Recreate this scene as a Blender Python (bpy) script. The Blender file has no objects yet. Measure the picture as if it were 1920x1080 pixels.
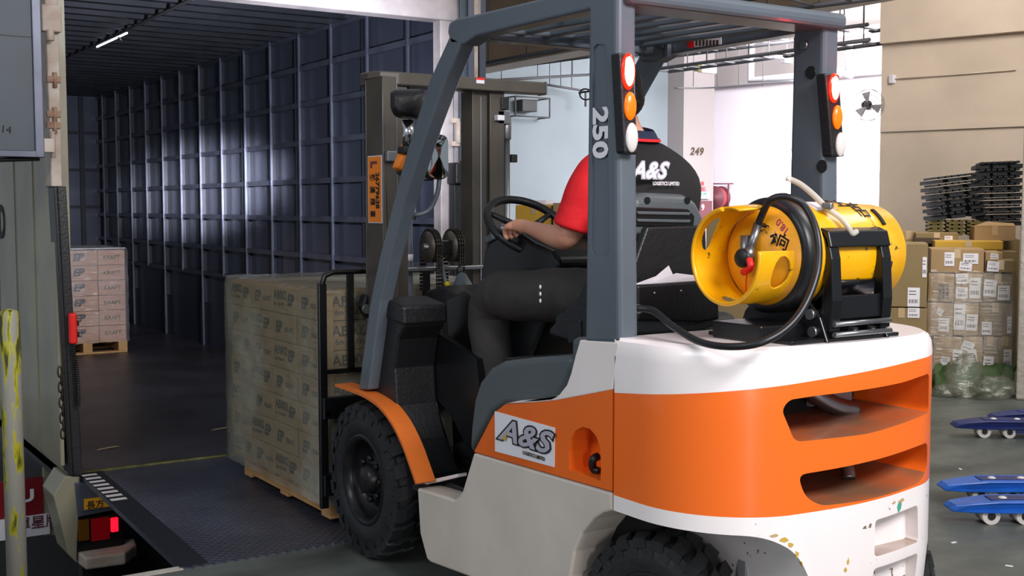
import bpy, bmesh, math, random
from mathutils import Vector, Matrix
from math import sin, cos, tan, pi, radians, atan, sqrt
random.seed(7)
S = bpy.context.scene
C = S.collection
# ------------------------------------------------------------------ camera
F_PX = 2186.0; CAM_H = 1.5; YAW = radians(33.37); PITCH = atan(152/F_PX)
cd = bpy.data.cameras.new('camera'); cam = bpy.data.objects.new('camera', cd); C.objects.link(cam)
cam.location = (0, 0, CAM_H); cam.rotation_euler = (pi/2-PITCH, 0, -YAW)
cd.sensor_width = 36; cd.lens = F_PX/1920*36; cd.clip_end = 200; cd.clip_start = .05
S.camera = cam
# view, world, lights
S.view_settings.view_transform = 'Standard'; S.view_settings.look = 'None'
S.view_settings.gamma = 1; S.view_settings.use_curve_mapping = False
S.view_settings.exposure = 0.25
W = bpy.data.worlds.new('world'); S.world = W; W.use_nodes = True
W.node_tree.nodes['Background'].inputs[0].default_value = (.80, .88, 1, 1)
W.node_tree.nodes['Background'].inputs[1].default_value = .30
def area(name, loc, aim, size, power, col=(1, 1, 1), sy=None, spread=None):
    l = bpy.data.lights.new(name, 'AREA'); l.energy = power; l.color = col; l.size = size
    if sy: l.shape = 'RECTANGLE'; l.size_y = sy
    if spread: l.spread = spread
    o = bpy.data.objects.new(name, l); C.objects.link(o); o.location = loc
    o.rotation_euler = (Vector(aim)-Vector(loc)).to_track_quat('-Z', 'Y').to_euler()
    return o
def spot(name, loc, aim, power, ang, blend=.5, col=(1, 1, 1), rad=.05):
    l = bpy.data.lights.new(name, 'SPOT'); l.energy = power; l.color = col
    l.spot_size = radians(ang); l.spot_blend = blend; l.shadow_soft_size = rad
    o = bpy.data.objects.new(name, l); C.objects.link(o); o.location = loc
    o.rotation_euler = (Vector(aim)-Vector(loc)).to_track_quat('-Z', 'Y').to_euler()
    return o
area('hall_lamps_behind', (2.6, -1.4, 3.9), (2.6, 2.5, .8), 2.4, 235, (1, .955, .965), 1.2)
area('hall_lamps_left', (-2.2, 2.0, 3.9), (2.2, 3.6, .8), 2.4, 55, (.92, .96, 1), 1.0)
area('hall_lamps_right', (6.2, 2.6, 4.3), (5.2, 3.4, 0), 2.4, 75, (1, .96, .9), 1.2)
area('bay_lamps_far_right', (7.4, 4.4, 3.9), (9.6, 6.9, 1.3), 1.4, 80, (1, .95, .88), 1.6)
area('daylight_far_bay', (11.8, 9.4, 4.0), (14.6, 12.6, 1.6), 3.0, 900, (1, .97, 1), 2.0)
area('daylight_back_wall', (9.2, 10.4, 3.9), (11.0, 15.0, 1.6), 2.0, 12, (.85, .93, 1), 2.0)
area('highlight_fill_behind', (-.6, -3.4, 1.35), (2.3, 2.4, 1.0), .5, 55, (1, .97, .98), 1.5)  # added light behind the camera: corner highlight and brighter white paint
area('beige_wall_fill', (9.0, 6.0, 4.1), (11.0, 7.6, 2.6), 1.0, 90, (1, .95, .9), 1.6)  # added light, lifts only the upper beige wall
spot('forklift_headlight', (2.63, 5.06, 1.96), (4.12, 11.9, 1.72), 8000, 10, 1, (.86, .88, 1), .06)  # beam starts ahead of the mast, at an added fitting
spot('forklift_headlight_glow', (2.63, 5.06, 1.96), (3.4, 10.5, 2.3), 620, 80, 1, (.8, .85, 1), .08)

# ------------------------------------------------------------------ pixel -> point on a real plane
_d = Vector((sin(YAW)*cos(PITCH), cos(YAW)*cos(PITCH), -sin(PITCH))); _r = Vector((cos(YAW), -sin(YAW), 0)); _u = _r.cross(_d)
def P(ax, val, px, py):
    v = _d + _r*((px-960)/F_PX) + _u*((540-py)/F_PX)
    i = 'xyz'.index(ax); t = (val-(0, 0, CAM_H)[i])/v[i]
    return Vector((0, 0, CAM_H))+v*t
def YZ(x, pts): return [(p.y, p.z) for p in (P('x', x, a, b) for a, b in pts)]
def XZ(y, pts): return [(p.x, p.z) for p in (P('y', y, a, b) for a, b in pts)]

# ------------------------------------------------------------------ materials
def lin(c):
    if isinstance(c, str):
        c = c.lstrip('#'); c = [int(c[i:i+2], 16)/255 for i in (0, 2, 4)]
        return tuple(x/12.92 if x <= .04045 else ((x+.055)/1.055)**2.4 for x in c)
    return tuple(c)
def mat(name, col, rough=.5, metal=0, var=0, vs=4, col2=None, bump=0, bs=40, spec=None, emis=None, es=0, coat=0, alpha=1, trans=0, detail=4):
    m = bpy.data.materials.new(name); m.use_nodes = True; nt = m.node_tree; b = nt.nodes['Principled BSDF']
    c = lin(col); b.inputs['Base Color'].default_value = (*c, 1)
    b.inputs['Roughness'].default_value = rough; b.inputs['Metallic'].default_value = metal
    if spec is not None: b.inputs['Specular IOR Level'].default_value = spec
    if coat: b.inputs['Coat Weight'].default_value = coat; b.inputs['Coat Roughness'].default_value = .08
    if emis: b.inputs['Emission Color'].default_value = (*lin(emis), 1); b.inputs['Emission Strength'].default_value = es
    if alpha < 1: b.inputs['Alpha'].default_value = alpha
    if trans: b.inputs['Transmission Weight'].default_value = trans
    if var or bump:
        tc = nt.nodes.new('ShaderNodeTexCoord')
    if var:
        n = nt.nodes.new('ShaderNodeTexNoise'); n.inputs['Scale'].default_value = vs; n.inputs['Detail'].default_value = detail
        r = nt.nodes.new('ShaderNodeValToRGB'); r.color_ramp.elements[0].position = .38; r.color_ramp.elements[1].position = .66
        c2 = lin(col2) if col2 else tuple(x*(1-var) for x in c)
        if col2: c2 = tuple(a*(1-var)+b_*var for a, b_ in zip(c, c2))
        r.color_ramp.elements[0].color = (*c, 1); r.color_ramp.elements[1].color = (*c2, 1)
        nt.links.new(tc.outputs['Object'], n.inputs['Vector']); nt.links.new(n.outputs['Fac'], r.inputs['Fac']); nt.links.new(r.outputs['Color'], b.inputs['Base Color'])
    if bump:
        n2 = nt.nodes.new('ShaderNodeTexNoise'); n2.inputs['Scale'].default_value = bs; n2.inputs['Detail'].default_value = 3
        bp = nt.nodes.new('ShaderNodeBump'); bp.inputs['Strength'].default_value = bump; bp.inputs['Distance'].default_value = .02
        nt.links.new(tc.outputs['Object'], n2.inputs['Vector']); nt.links.new(n2.outputs['Fac'], bp.inputs['Height']); nt.links.new(bp.outputs['Normal'], b.inputs['Normal'])
    return m
M = {}
M['guard'] = mat('guard_paint', '#5b646d', .38, var=.12, vs=3, coat=.2)
M['white'] = mat('white_paint', '#f4ebe7', .34, var=.6, vs=2.2, col2='#e2d8d0', coat=.3)
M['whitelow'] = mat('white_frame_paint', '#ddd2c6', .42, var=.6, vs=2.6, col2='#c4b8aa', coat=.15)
M['orange'] = mat('orange_paint', '#f8701f', .30, var=.15, vs=2, coat=.4)
M['orange2'] = mat('orange_fender', '#e8762c', .4, var=.2, vs=9, col2='#b5612c')
M['black'] = mat('black_plastic', '#17181a', .42, bump=.1, bs=60)
M['black2'] = mat('black_metal', '#101113', .3)
M['dark'] = mat('dark_cavity', '#1a1918', .8)
M['cushion'] = mat('grey_plastic', '#535b5e', .45, bump=.06, bs=90)
M['rubber'] = mat('tyre_rubber', '#1c1d1f', .6, var=.5, vs=7, col2='#303032', bump=.25, bs=25)
M['rim'] = mat('rim_metal', '#1e1e22', .32, .5, var=.5, vs=10, col2='#3a3634')
M['mast'] = mat('mast_steel', '#5d564e', .38, .35, var=.3, vs=4)
M['chrome'] = mat('chrome', '#d8d8da', .15, 1)
M['steel'] = mat('steel', '#8b8c8e', .35, .9)
M['greasy'] = mat('greasy_chain', '#3b3630', .5, .6, bump=.4, bs=80)
M['floor'] = None
M['seatfab'] = mat('seat_vinyl', '#1e2325', .45)
M['red'] = mat('red_cloth', '#e0101c', .75, bump=.3, bs=14)
M['blackcloth'] = mat('black_cloth', '#141416', .85, bump=.35, bs=12)
M['trouser'] = mat('trouser_cloth', '#35312f', .8, bump=.5, bs=10)
M['skin'] = mat('skin', '#dba083', .5, var=.3, vs=8, col2='#d47a66')
M['hair'] = mat('dark_hair', '#17110e', .6, bump=.6, bs=60)
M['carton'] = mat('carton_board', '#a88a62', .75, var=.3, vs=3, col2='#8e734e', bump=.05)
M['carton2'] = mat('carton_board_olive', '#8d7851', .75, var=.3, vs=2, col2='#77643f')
M['carton3'] = mat('carton_yellow', '#d0a436', .7)
M['cartonp'] = mat('carton_pink', '#c99b80', .75, var=.25, vs=3, col2='#b3836a')
M['ink'] = mat('black_ink', '#1b1713', .7)
M['inkfade'] = mat('brown_ink', '#4a3a2a', .7)
M['paper'] = mat('paper', '#ece9ee', .6)
M['tape'] = mat('parcel_tape', '#c0a57c', .25)
M['wood'] = mat('pallet_wood', '#c79a62', .7, var=.5, vs=6, col2='#a77b47')
M['plasticpallet'] = mat('black_pallet_plastic', '#1a1e24', .55)
M['olivepallet'] = mat('olive_pallet_board', '#6c6334', .7)
M['yellow'] = None
M['blue'] = mat('blue_paint', '#1f66c8', .35, var=.25, vs=8)
M['blue2'] = mat('navy_paint', '#23306e', .45, var=.3, vs=8)
M['whitewheel'] = mat('nylon_wheel', '#d8d2cc', .5)
M['truckout'] = mat('truck_paint', '#9c977c', .42, var=.7, vs=2.4, col2='#7d7768', coat=.1)
M['truckpost'] = mat('truck_frame_paint', '#c9bcae', .5, var=.7, vs=9, col2='#a58670')
M['trucklav'] = mat('truck_frame_pale', '#b3a8a6', .5, var=.3, vs=5)
M['truckdoor'] = mat('truck_door_paint', '#3f4c56', .45, var=.2, vs=3)
M['truckin'] = mat('truck_inner_panel', '#4a4e5c', .36, .3, var=.4, vs=2, col2='#3b4052')
M['rail'] = mat('truck_rail_metal', '#626675', .38, .4, var=.3, vs=5)
M['rib'] = mat('truck_rib_metal', '#23262e', .45, .3)
M['truckceil'] = mat('truck_ceiling_metal', '#4b4c52', .38, .7, var=.3, vs=3)
M['concrete'] = mat('rough_concrete', '#b3aca0', .85, var=.5, vs=6, col2='#8c857c', bump=.6, bs=18)
M['beige'] = mat('beige_wall', '#d6c5b2', .8, var=.15, vs=1.2, bump=.05)
M['bluewall'] = mat('blue_grey_wall', '#8a959c', .8, var=.08, vs=1)
M['whitewall'] = mat('white_wall', '#ece6ee', .8)
M['colgrey'] = mat('grey_column', '#9f9898', .8)
M['brownbeam'] = mat('brown_soffit', '#96806a', .8, var=.2, vs=2)
M['whitebeam'] = mat('white_beam', '#d8cdc8', .7)
M['pipe'] = mat('pipe_metal', '#55555a', .5, .2)
M['greypipe'] = mat('grey_pipe', '#96949a', .5)
M['ceil'] = mat('hall_ceiling', '#6e6a66', .85, var=.3, vs=2)
M['redsign'] = mat('red_sign', '#c04a55', .6)
M['greensign'] = mat('green_sign', '#4aa58a', .5)
M['maroon'] = mat('maroon_paint', '#6e3a44', .6)
M['lensred'] = mat('red_lens_lit', '#ff2010', .2); M['lensred'].node_tree.nodes['Principled BSDF'].inputs['Emission Color'].default_value = (1, .085, .05, 1); M['lensred'].node_tree.nodes['Principled BSDF'].inputs['Emission Strength'].default_value = 22
M['lensring'] = mat('red_lens_rim', '#ff1808', .2, emis='#ff2408', es=1.6)
M['lensamber'] = mat('amber_lens', '#ff7a08', .25, emis='#ff6a00', es=.25)
M['lenswhite'] = mat('clear_lens', '#d9d6d2', .25)
M['stickero'] = mat('orange_sticker', '#ff8a1e', .4)
M['mirror'] = mat('mirror_glass', '#cfd4d4', .03, 1)
M['hose'] = mat('black_hose', '#15171a', .4)
M['clearhose'] = mat('clear_hose', '#cfc9bc', .25, alpha=.75)
M['redrope'] = mat('red_plastic', '#f01a10', .4)
M['truckred'] = mat('red_vehicle_paint', '#7d1620', .35)
M['signyellow'] = mat('yellow_plate', '#f0a81c', .5)
M['tailred'] = mat('tail_red', '#7a0610', .25, emis='#d00818', es=.06)
M['tailredon'] = mat('tail_red_lit', '#ff1a20', .25, emis='#ff1028', es=1.6)
M['tailamber'] = mat('tail_amber', '#6e4408', .25)
M['greenbag'] = mat('green_tarpaulin', '#2f4a1c', .6)
M['glow'] = mat('fluorescent_tube', '#ffffff', .4, emis='#eef0ff', es=1.1)
M['daylight'] = mat('daylight_opening', '#ffffff', .5, emis='#fdf8ff', es=2.2)
M['headlamp'] = mat('headlamp_glass', '#ffffff', .2, emis='#f0f4ff', es=3)
M['gold'] = mat('gold_ink', '#c8a646', .5)
M['silver'] = mat('silver_ink', '#b0aebb', .5)
M['yelgreen'] = mat('hi_vis_yellow', '#d6c400', .5)

def nodes(m): return m.node_tree, m.node_tree.nodes, m.node_tree.links
# floor: worn grey-green concrete
def mk_floor():
    m = mat('floor_concrete', '#5c625d', .42); nt, N, L = nodes(m); b = N['Principled BSDF']
    tc = N.new('ShaderNodeTexCoord'); a = N.new('ShaderNodeTexNoise'); a.inputs['Scale'].default_value = 1.3; a.inputs['Detail'].default_value = 8
    mp = N.new('ShaderNodeMapping'); mp.inputs['Scale'].default_value = (1, 2.2, 1); L.new(tc.outputs['Object'], mp.inputs[0]); L.new(mp.outputs[0], a.inputs['Vector'])
    r = N.new('ShaderNodeValToRGB'); e = r.color_ramp.elements; e[0].position = .3; e[0].color = (*lin('#3d433f'), 1); e[1].position = .72; e[1].color = (*lin('#6b706a'), 1)
    L.new(a.outputs['Fac'], r.inputs['Fac']); L.new(r.outputs['Color'], b.inputs['Base Color'])
    n2 = N.new('ShaderNodeTexNoise'); n2.inputs['Scale'].default_value = 9; n2.inputs['Detail'].default_value = 5; L.new(tc.outputs['Object'], n2.inputs['Vector'])
    mr = N.new('ShaderNodeMapRange'); mr.inputs[3].default_value = .28; mr.inputs[4].default_value = .62; L.new(n2.outputs['Fac'], mr.inputs[0]); L.new(mr.outputs[0], b.inputs['Roughness'])
    return m
M['floor'] = mk_floor()
# diamond plate
def mk_diamond(name, c1, c2, sc=30, rough=.36):
    m = mat(name, c1, rough, .6); nt, N, L = nodes(m); b = N['Principled BSDF']
    tc = N.new('ShaderNodeTexCoord')
    def wave(rot):
        mp = N.new('ShaderNodeMapping'); mp.inputs['Rotation'].default_value = (0, 0, rot); L.new(tc.outputs['Object'], mp.inputs[0])
        w = N.new('ShaderNodeTexWave'); w.inputs['Scale'].default_value = sc/6.28*2; w.inputs['Distortion'].default_value = 0; L.new(mp.outputs[0], w.inputs[0]); return w
    w1 = wave(pi/4); w2 = wave(-pi/4)
    mu = N.new('ShaderNodeMath'); mu.operation = 'MULTIPLY'; L.new(w1.outputs['Fac'], mu.inputs[0]); L.new(w2.outputs['Fac'], mu.inputs[1])
    bp = N.new('ShaderNodeBump'); bp.inputs['Strength'].default_value = .55; bp.inputs['Distance'].default_value = .01; L.new(mu.outputs[0], bp.inputs['Height']); L.new(bp.outputs[0], b.inputs['Normal'])
    a = N.new('ShaderNodeTexNoise'); a.inputs['Scale'].default_value = 2.0; a.inputs['Detail'].default_value = 6; L.new(tc.outputs['Object'], a.inputs['Vector'])
    r = N.new('ShaderNodeValToRGB'); e = r.color_ramp.elements; e[0].position = .35; e[0].color = (*lin(c1), 1); e[1].position = .7; e[1].color = (*lin(c2), 1)
    L.new(a.outputs['Fac'], r.inputs['Fac']); L.new(r.outputs['Color'], b.inputs['Base Color'])
    return m
M['plate'] = mk_diamond('diamond_plate', '#6d7080', '#4c4f5c', 30, .3)
M['tfloor'] = mk_diamond('truck_floor_plate', '#66656a', '#4a4542', 34, .34)
# worn yellow paint of the gas bottle
def mk_yellow():
    m = mat('yellow_bottle_paint', '#f2b705', .35, coat=.3); nt, N, L = nodes(m); b = N['Principled BSDF']
    tc = N.new('ShaderNodeTexCoord'); mp = N.new('ShaderNodeMapping'); mp.inputs['Scale'].default_value = (1, 1, 1.6); L.new(tc.outputs['Object'], mp.inputs[0])
    a = N.new('ShaderNodeTexNoise'); a.inputs['Scale'].default_value = 17; a.inputs['Detail'].default_value = 9; a.inputs['Roughness'].default_value = .72; L.new(mp.outputs[0], a.inputs['Vector'])
    r = N.new('ShaderNodeValToRGB'); e = r.color_ramp.elements; e[0].position = .345; e[0].color = (*lin('#3a2c14'), 1); e[1].position = .39; e[1].color = (*lin('#f3b400'), 1)
    x = r.color_ramp.elements.new(.75); x.color = (*lin('#f0a50c'), 1)
    L.new(a.outputs['Fac'], r.inputs['Fac']); L.new(r.outputs['Color'], b.inputs['Base Color']); return m
M['yellow'] = mk_yellow()
M['yellowin'] = mat('yellow_bottle_orange', '#eda512', .4, var=.5, vs=6, col2='#d98d18', coat=.2)
# bollard with yellow remains
def mk_bollard():
    m = mat('bollard_paint', '#8d8b80', .6); nt, N, L = nodes(m); b = N['Principled BSDF']
    tc = N.new('ShaderNodeTexCoord'); mp = N.new('ShaderNodeMapping'); mp.inputs['Scale'].default_value = (5, 5, .8); L.new(tc.outputs['Object'], mp.inputs[0])
    a = N.new('ShaderNodeTexNoise'); a.inputs['Scale'].default_value = 7; a.inputs['Detail'].default_value = 8; L.new(mp.outputs[0], a.inputs['Vector'])
    sx = N.new('ShaderNodeSeparateXYZ'); L.new(tc.outputs['Object'], sx.inputs[0])
    ad = N.new('ShaderNodeMath'); ad.operation = 'MULTIPLY_ADD'; L.new(sx.outputs[2], ad.inputs[0]); ad.inputs[1].default_value = .16; L.new(a.outputs['Fac'], ad.inputs[2])
    r = N.new('ShaderNodeValToRGB'); e = r.color_ramp.elements; e[0].position = .64; e[0].color = (*lin('#8b897e'), 1); e[1].position = .68; e[1].color = (*lin('#a9a412'), 1)
    x = r.color_ramp.elements.new(.76); x.color = (*lin('#3b3d16'), 1); L.new(ad.outputs[0], r.inputs['Fac']); L.new(r.outputs['Color'], b.inputs['Base Color']); return m
M['bollard'] = mk_bollard()
# counterweight: white casting with an orange band (real paint edge), dust on ledges
def mk_cw():
    m = mat('counterweight_paint', '#ece2da', .3, coat=.35); nt, N, L = nodes(m); b = N['Principled BSDF']
    def math_(op, a, b2=None, c=None):
        n = N.new('ShaderNodeMath'); n.operation = op
        for i, v in enumerate((a, b2, c)):
            if v is None: continue
            if hasattr(v, 'default_value') or hasattr(v, 'links'): L.new(v, n.inputs[i])
            else: n.inputs[i].default_value = v
        return n.outputs[0]
    g = N.new('ShaderNodeNewGeometry'); sx = N.new('ShaderNodeSeparateXYZ'); tc = N.new('ShaderNodeTexCoord'); L.new(tc.outputs['Object'], sx.inputs[0])
    X, Y, Z = sx.outputs
    zt = math_('ADD', math_('MULTIPLY_ADD', X, .058, .905), math_('MULTIPLY', Y, -.105))      # object coords relative to forklift origin (2.7,3.4,0)
    hi = math_('LESS_THAN', Z, zt); lo = math_('GREATER_THAN', Z, math_('MULTIPLY_ADD', X, .02, .645))
    band = math_('MULTIPLY', hi, lo)
    mx = N.new('ShaderNodeMix'); mx.data_type = 'RGBA'; mx.inputs[6].default_value = (*lin('#f6eeec'), 1); mx.inputs[7].default_value = (*lin('#f8701f'), 1); L.new(band, mx.inputs[0])
    # scuffs low on the white skirt
    n = N.new('ShaderNodeTexNoise'); n.inputs['Scale'].default_value = 34; n.inputs['Detail'].default_value = 4; L.new(tc.outputs['Object'], n.inputs['Vector'])
    n3 = N.new('ShaderNodeTexNoise'); n3.inputs['Scale'].default_value = 5; L.new(tc.outputs['Object'], n3.inputs['Vector'])
    sc = math_('MULTIPLY', math_('GREATER_THAN', n.outputs['Fac'], .66), math_('GREATER_THAN', n3.outputs['Fac'], .53))
    m2 = N.new('ShaderNodeMix'); m2.data_type = 'RGBA'; L.new(mx.outputs[2], m2.inputs[6]); m2.inputs[7].default_value = (*lin('#7d705e'), 1); L.new(math_('MULTIPLY', sc, math_('LESS_THAN', Z, .62)), m2.inputs[0])
    # dust lying on ledges inside the openings
    sn = N.new('ShaderNodeSeparateXYZ'); L.new(g.outputs['Normal'], sn.inputs[0])
    du = math_('MULTIPLY', math_('GREATER_THAN', sn.outputs[2], .8), math_('LESS_THAN', Z, 1.0))
    dn = N.new('ShaderNodeMapRange'); L.new(n3.outputs['Fac'], dn.inputs[0]); dn.inputs[1].default_value = .3; dn.inputs[2].default_value = .6; dn.inputs[3].default_value = .6; dn.inputs[4].default_value = 1
    m3 = N.new('ShaderNodeMix'); m3.data_type = 'RGBA'; L.new(m2.outputs[2], m3.inputs[6]); m3.inputs[7].default_value = (*lin('#8a6a50'), 1); L.new(math_('MULTIPLY', du, dn.outputs[0]), m3.inputs[0])
    L.new(m3.outputs[2], b.inputs['Base Color']); return m
M['cw'] = mk_cw()
# stretch film
def mk_film(name, a, tint='#d8d6c8', bs=7, rough=.18):
    m = bpy.data.materials.new(name); m.use_nodes = True; nt, N, L = nodes(m)
    for n in list(N): N.remove(n)
    out = N.new('ShaderNodeOutputMaterial'); t = N.new('ShaderNodeBsdfTransparent'); t.inputs[0].default_value = (.93, .93, .9, 1)
    g = N.new('ShaderNodeBsdfGlossy'); g.inputs['Roughness'].default_value = rough; g.inputs[0].default_value = (1, 1, 1, 1)
    df = N.new('ShaderNodeBsdfDiffuse'); df.inputs[0].default_value = (*lin(tint), 1)
    tc = N.new('ShaderNodeTexCoord'); mp = N.new('ShaderNodeMapping'); mp.inputs['Scale'].default_value = (1, 1, 5); mp.inputs['Rotation'].default_value = (.35, 0.1, 0); L.new(tc.outputs['Object'], mp.inputs[0])
    n = N.new('ShaderNodeTexNoise'); n.inputs['Scale'].default_value = bs; n.inputs['Detail'].default_value = 6; n.inputs['Distortion'].default_value = .6; L.new(mp.outputs[0], n.inputs['Vector'])
    bp = N.new('ShaderNodeBump'); bp.inputs['Strength'].default_value = .8; bp.inputs['Distance'].default_value = .03; L.new(n.outputs['Fac'], bp.inputs['Height']); L.new(bp.outputs[0], g.inputs['Normal'])
    n2 = N.new('ShaderNodeTexNoise'); n2.inputs['Scale'].default_value = 1.6; n2.inputs['Detail'].default_value = 3; L.new(tc.outputs['Object'], n2.inputs['Vector'])
    sx = N.new('ShaderNodeSeparateXYZ'); L.new(tc.outputs['Object'], sx.inputs[0])
    mr = N.new('ShaderNodeMapRange'); L.new(n2.outputs['Fac'], mr.inputs[0]); mr.inputs[1].default_value = .42; mr.inputs[2].default_value = .66; mr.inputs[3].default_value = a*.45; mr.inputs[4].default_value = a*1.7
    m1 = N.new('ShaderNodeMixShader'); L.new(mr.outputs[0], m1.inputs[0]); L.new(t.outputs[0], m1.inputs[1]); L.new(df.outputs[0], m1.inputs[2])
    lw = N.new('ShaderNodeLayerWeight'); lw.inputs[0].default_value = .35; L.new(bp.outputs[0], lw.inputs['Normal'])
    m2 = N.new('ShaderNodeMixShader'); mm = N.new('ShaderNodeMapRange'); L.new(lw.outputs['Fresnel'], mm.inputs[0]); mm.inputs[3].default_value = .04; mm.inputs[4].default_value = .5
    L.new(mm.outputs[0], m2.inputs[0]); L.new(m1.outputs[0], m2.inputs[1]); L.new(g.outputs[0], m2.inputs[2]); L.new(m2.outputs[0], out.inputs[0]); return m
M['film'] = mk_film('stretch_film', .36, '#c8c9b6')
M['film2'] = mk_film('stretch_film_thin', .12, '#ffffff', 9)
M['filmbag'] = mk_film('film_waste', .14, '#b5b8aa', 9)

# ------------------------------------------------------------------ mesh builder
class MB:
    def __init__(s): s.v = []; s.f = []; s.mi = []; s.sm = []
    def add(s, vs, fs, mi=0, smooth=False):
        n = len(s.v); s.v += [tuple(v) for v in vs]
        for f in fs: s.f.append(tuple(i+n for i in f)); s.mi.append(mi); s.sm.append(smooth)
        return s
    def box(s, lo, hi, mi=0):
        x0, y0, z0 = lo; x1, y1, z1 = hi
        return s.add([(x0,y0,z0),(x1,y0,z0),(x1,y1,z0),(x0,y1,z0),(x0,y0,z1),(x1,y0,z1),(x1,y1,z1),(x0,y1,z1)],
            [(0,3,2,1),(4,5,6,7),(0,1,5,4),(1,2,6,5),(2,3,7,6),(3,0,4,7)], mi)
    def obox(s, c, size, R=None, mi=0):
        c = Vector(c); R = R or Matrix.Identity(3); hx, hy, hz = [q/2 for q in size]
        vs = [c+R@Vector((a*hx, b*hy, d*hz)) for d in (-1, 1) for a, b in ((-1,-1),(1,-1),(1,1),(-1,1))]
        return s.add(vs, [(0,3,2,1),(4,5,6,7),(0,1,5,4),(1,2,6,5),(2,3,7,6),(3,0,4,7)], mi)
    def prism(s, pts, ax, a0, a1, mi=0):
        n = len(pts)
        def q(p, a): return {'x': (a, p[0], p[1]), 'y': (p[0], a, p[1]), 'z': (p[0], p[1], a)}[ax]
        vs = [q(p, a0) for p in pts]+[q(p, a1) for p in pts]
        return s.add(vs, [tuple(range(n)), tuple(range(2*n-1, n-1, -1))]+[(i, i+n, (i+1) % n+n, (i+1) % n) for i in range(n)], mi)
    def tube(s, path, r, n=10, mi=0, caps=True, closed=False):
        path = [Vector(p) for p in path]; m = len(path)
        rs = r if isinstance(r, (list, tuple)) else [r]*m
        vs = []; prev = None
        for i, p in enumerate(path):
            if closed: t = path[(i+1) % m]-path[i-1]
            else: t = path[min(i+1, m-1)]-path[max(i-1, 0)]
            t.normalize()
            if prev is None:
                a = Vector((0, 0, 1)) if abs(t.z) < .9 else Vector((1, 0, 0)); u = t.cross(a).normalized()
            else: u = (prev-t*prev.dot(t)).normalized()
            prev = u; w = t.cross(u)
            for k in range(n): vs.append(p+(u*cos(2*pi*k/n)+w*sin(2*pi*k/n))*rs[i])
        fs = []
        for i in range(m if closed else m-1):
            j = (i+1) % m
            for k in range(n): fs.append((i*n+k, i*n+(k+1) % n, j*n+(k+1) % n, j*n+k))
        s.add(vs, fs, mi, True)
        if caps and not closed: s.add(vs[:n], [tuple(range(n-1, -1, -1))], mi); s.add(vs[-n:], [tuple(range(n))], mi)
        return s
    def cyl(s, a, b, r, n=16, mi=0, r2=None): return s.tube([a, b], [r, r if r2 is None else r2], n, mi)
    def lathe(s, prof, o, axis, n=32, mi=0, a0=0, a1=2*pi, flat=False):
        o = Vector(o); axis = Vector(axis).normalized(); a = Vector((0, 0, 1)) if abs(axis.z) < .9 else Vector((1, 0, 0))
        u = axis.cross(a).normalized(); w = axis.cross(u); full = abs(a1-a0-2*pi) < 1e-6; N = n if full else n+1
        vs = []
        for (t, r) in prof:
            for k in range(N):
                an = a0+(a1-a0)*k/n; vs.append(o+axis*t+(u*cos(an)+w*sin(an))*r)
        fs = []
        for i in range(len(prof)-1):
            for k in range(n):
                k2 = (k+1) % N; fs.append((i*N+k, i*N+k2, (i+1)*N+k2, (i+1)*N+k))
        return s.add(vs, fs, mi, not flat)
    def ell(s, c, r, n=16, m=10, mi=0, R=None):
        c = Vector(c); vs = []; R = R or Matrix.Identity(3)
        for i in range(m+1):
            th = pi*i/m
            for k in range(n):
                a = 2*pi*k/n; vs.append(c+R@Vector((r[0]*sin(th)*cos(a), r[1]*sin(th)*sin(a), r[2]*cos(th))))
        return s.add(vs, [(i*n+k, (i+1)*n+k, (i+1)*n+(k+1) % n, i*n+(k+1) % n) for i in range(m) for k in range(n)], mi, True)

def build(name, mb, m, parent=None, bevel=0, segs=2, sub=0, solid=0, recalc=True, ang=35):
    me = bpy.data.meshes.new(name); off = parent['_o'] if parent and '_o' in parent else (0, 0, 0)
    off = Vector(off)
    me.from_pydata([Vector(v)-off for v in mb.v], [], mb.f)
    for i, p in enumerate(me.polygons): p.material_index = mb.mi[i]; p.use_smooth = mb.sm[i]
    for mm in (m if isinstance(m, (list, tuple)) else [m]): me.materials.append(M[mm] if isinstance(mm, str) else mm)
    if recalc:
        bm = bmesh.new(); bm.from_mesh(me); bmesh.ops.remove_doubles(bm, verts=bm.verts, dist=1e-5); bmesh.ops.recalc_face_normals(bm, faces=bm.faces); bm.to_mesh(me); bm.free()
    me.update(); o = bpy.data.objects.new(name, me); C.objects.link(o)
    if parent: 
        o.parent = parent
        if '_o' in parent: o['_o'] = parent['_o']
    if solid: md = o.modifiers.new('solid', 'SOLIDIFY'); md.thickness = solid; md.offset = 0
    if bevel: md = o.modifiers.new('bevel', 'BEVEL'); md.width = bevel; md.segments = segs; md.limit_method = 'ANGLE'; md.angle_limit = radians(ang); md.harden_normals = False
    if sub: md = o.modifiers.new('sub', 'SUBSURF'); md.levels = sub; md.render_levels = sub
    return o
def thing(name, loc, label, cat, group=None):
    o = bpy.data.objects.new(name, None); C.objects.link(o); o.location = loc; o['_o'] = list(loc); o.empty_display_size = .1
    return tag(o, label, cat, group)
def tag(o, label=None, cat=None, group=None, kind=None):
    if label: o['label'] = label
    if cat: o['category'] = cat
    if group: o['group'] = group
    if kind: o['kind'] = kind
    return o
def solo(name, mb, m, label, cat, group=None, **k): return tag(build(name, mb, m, **k), label, cat, group)
def struct(name, mb, m, **k): return tag(build(name, mb, m, **k), kind='structure')
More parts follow.
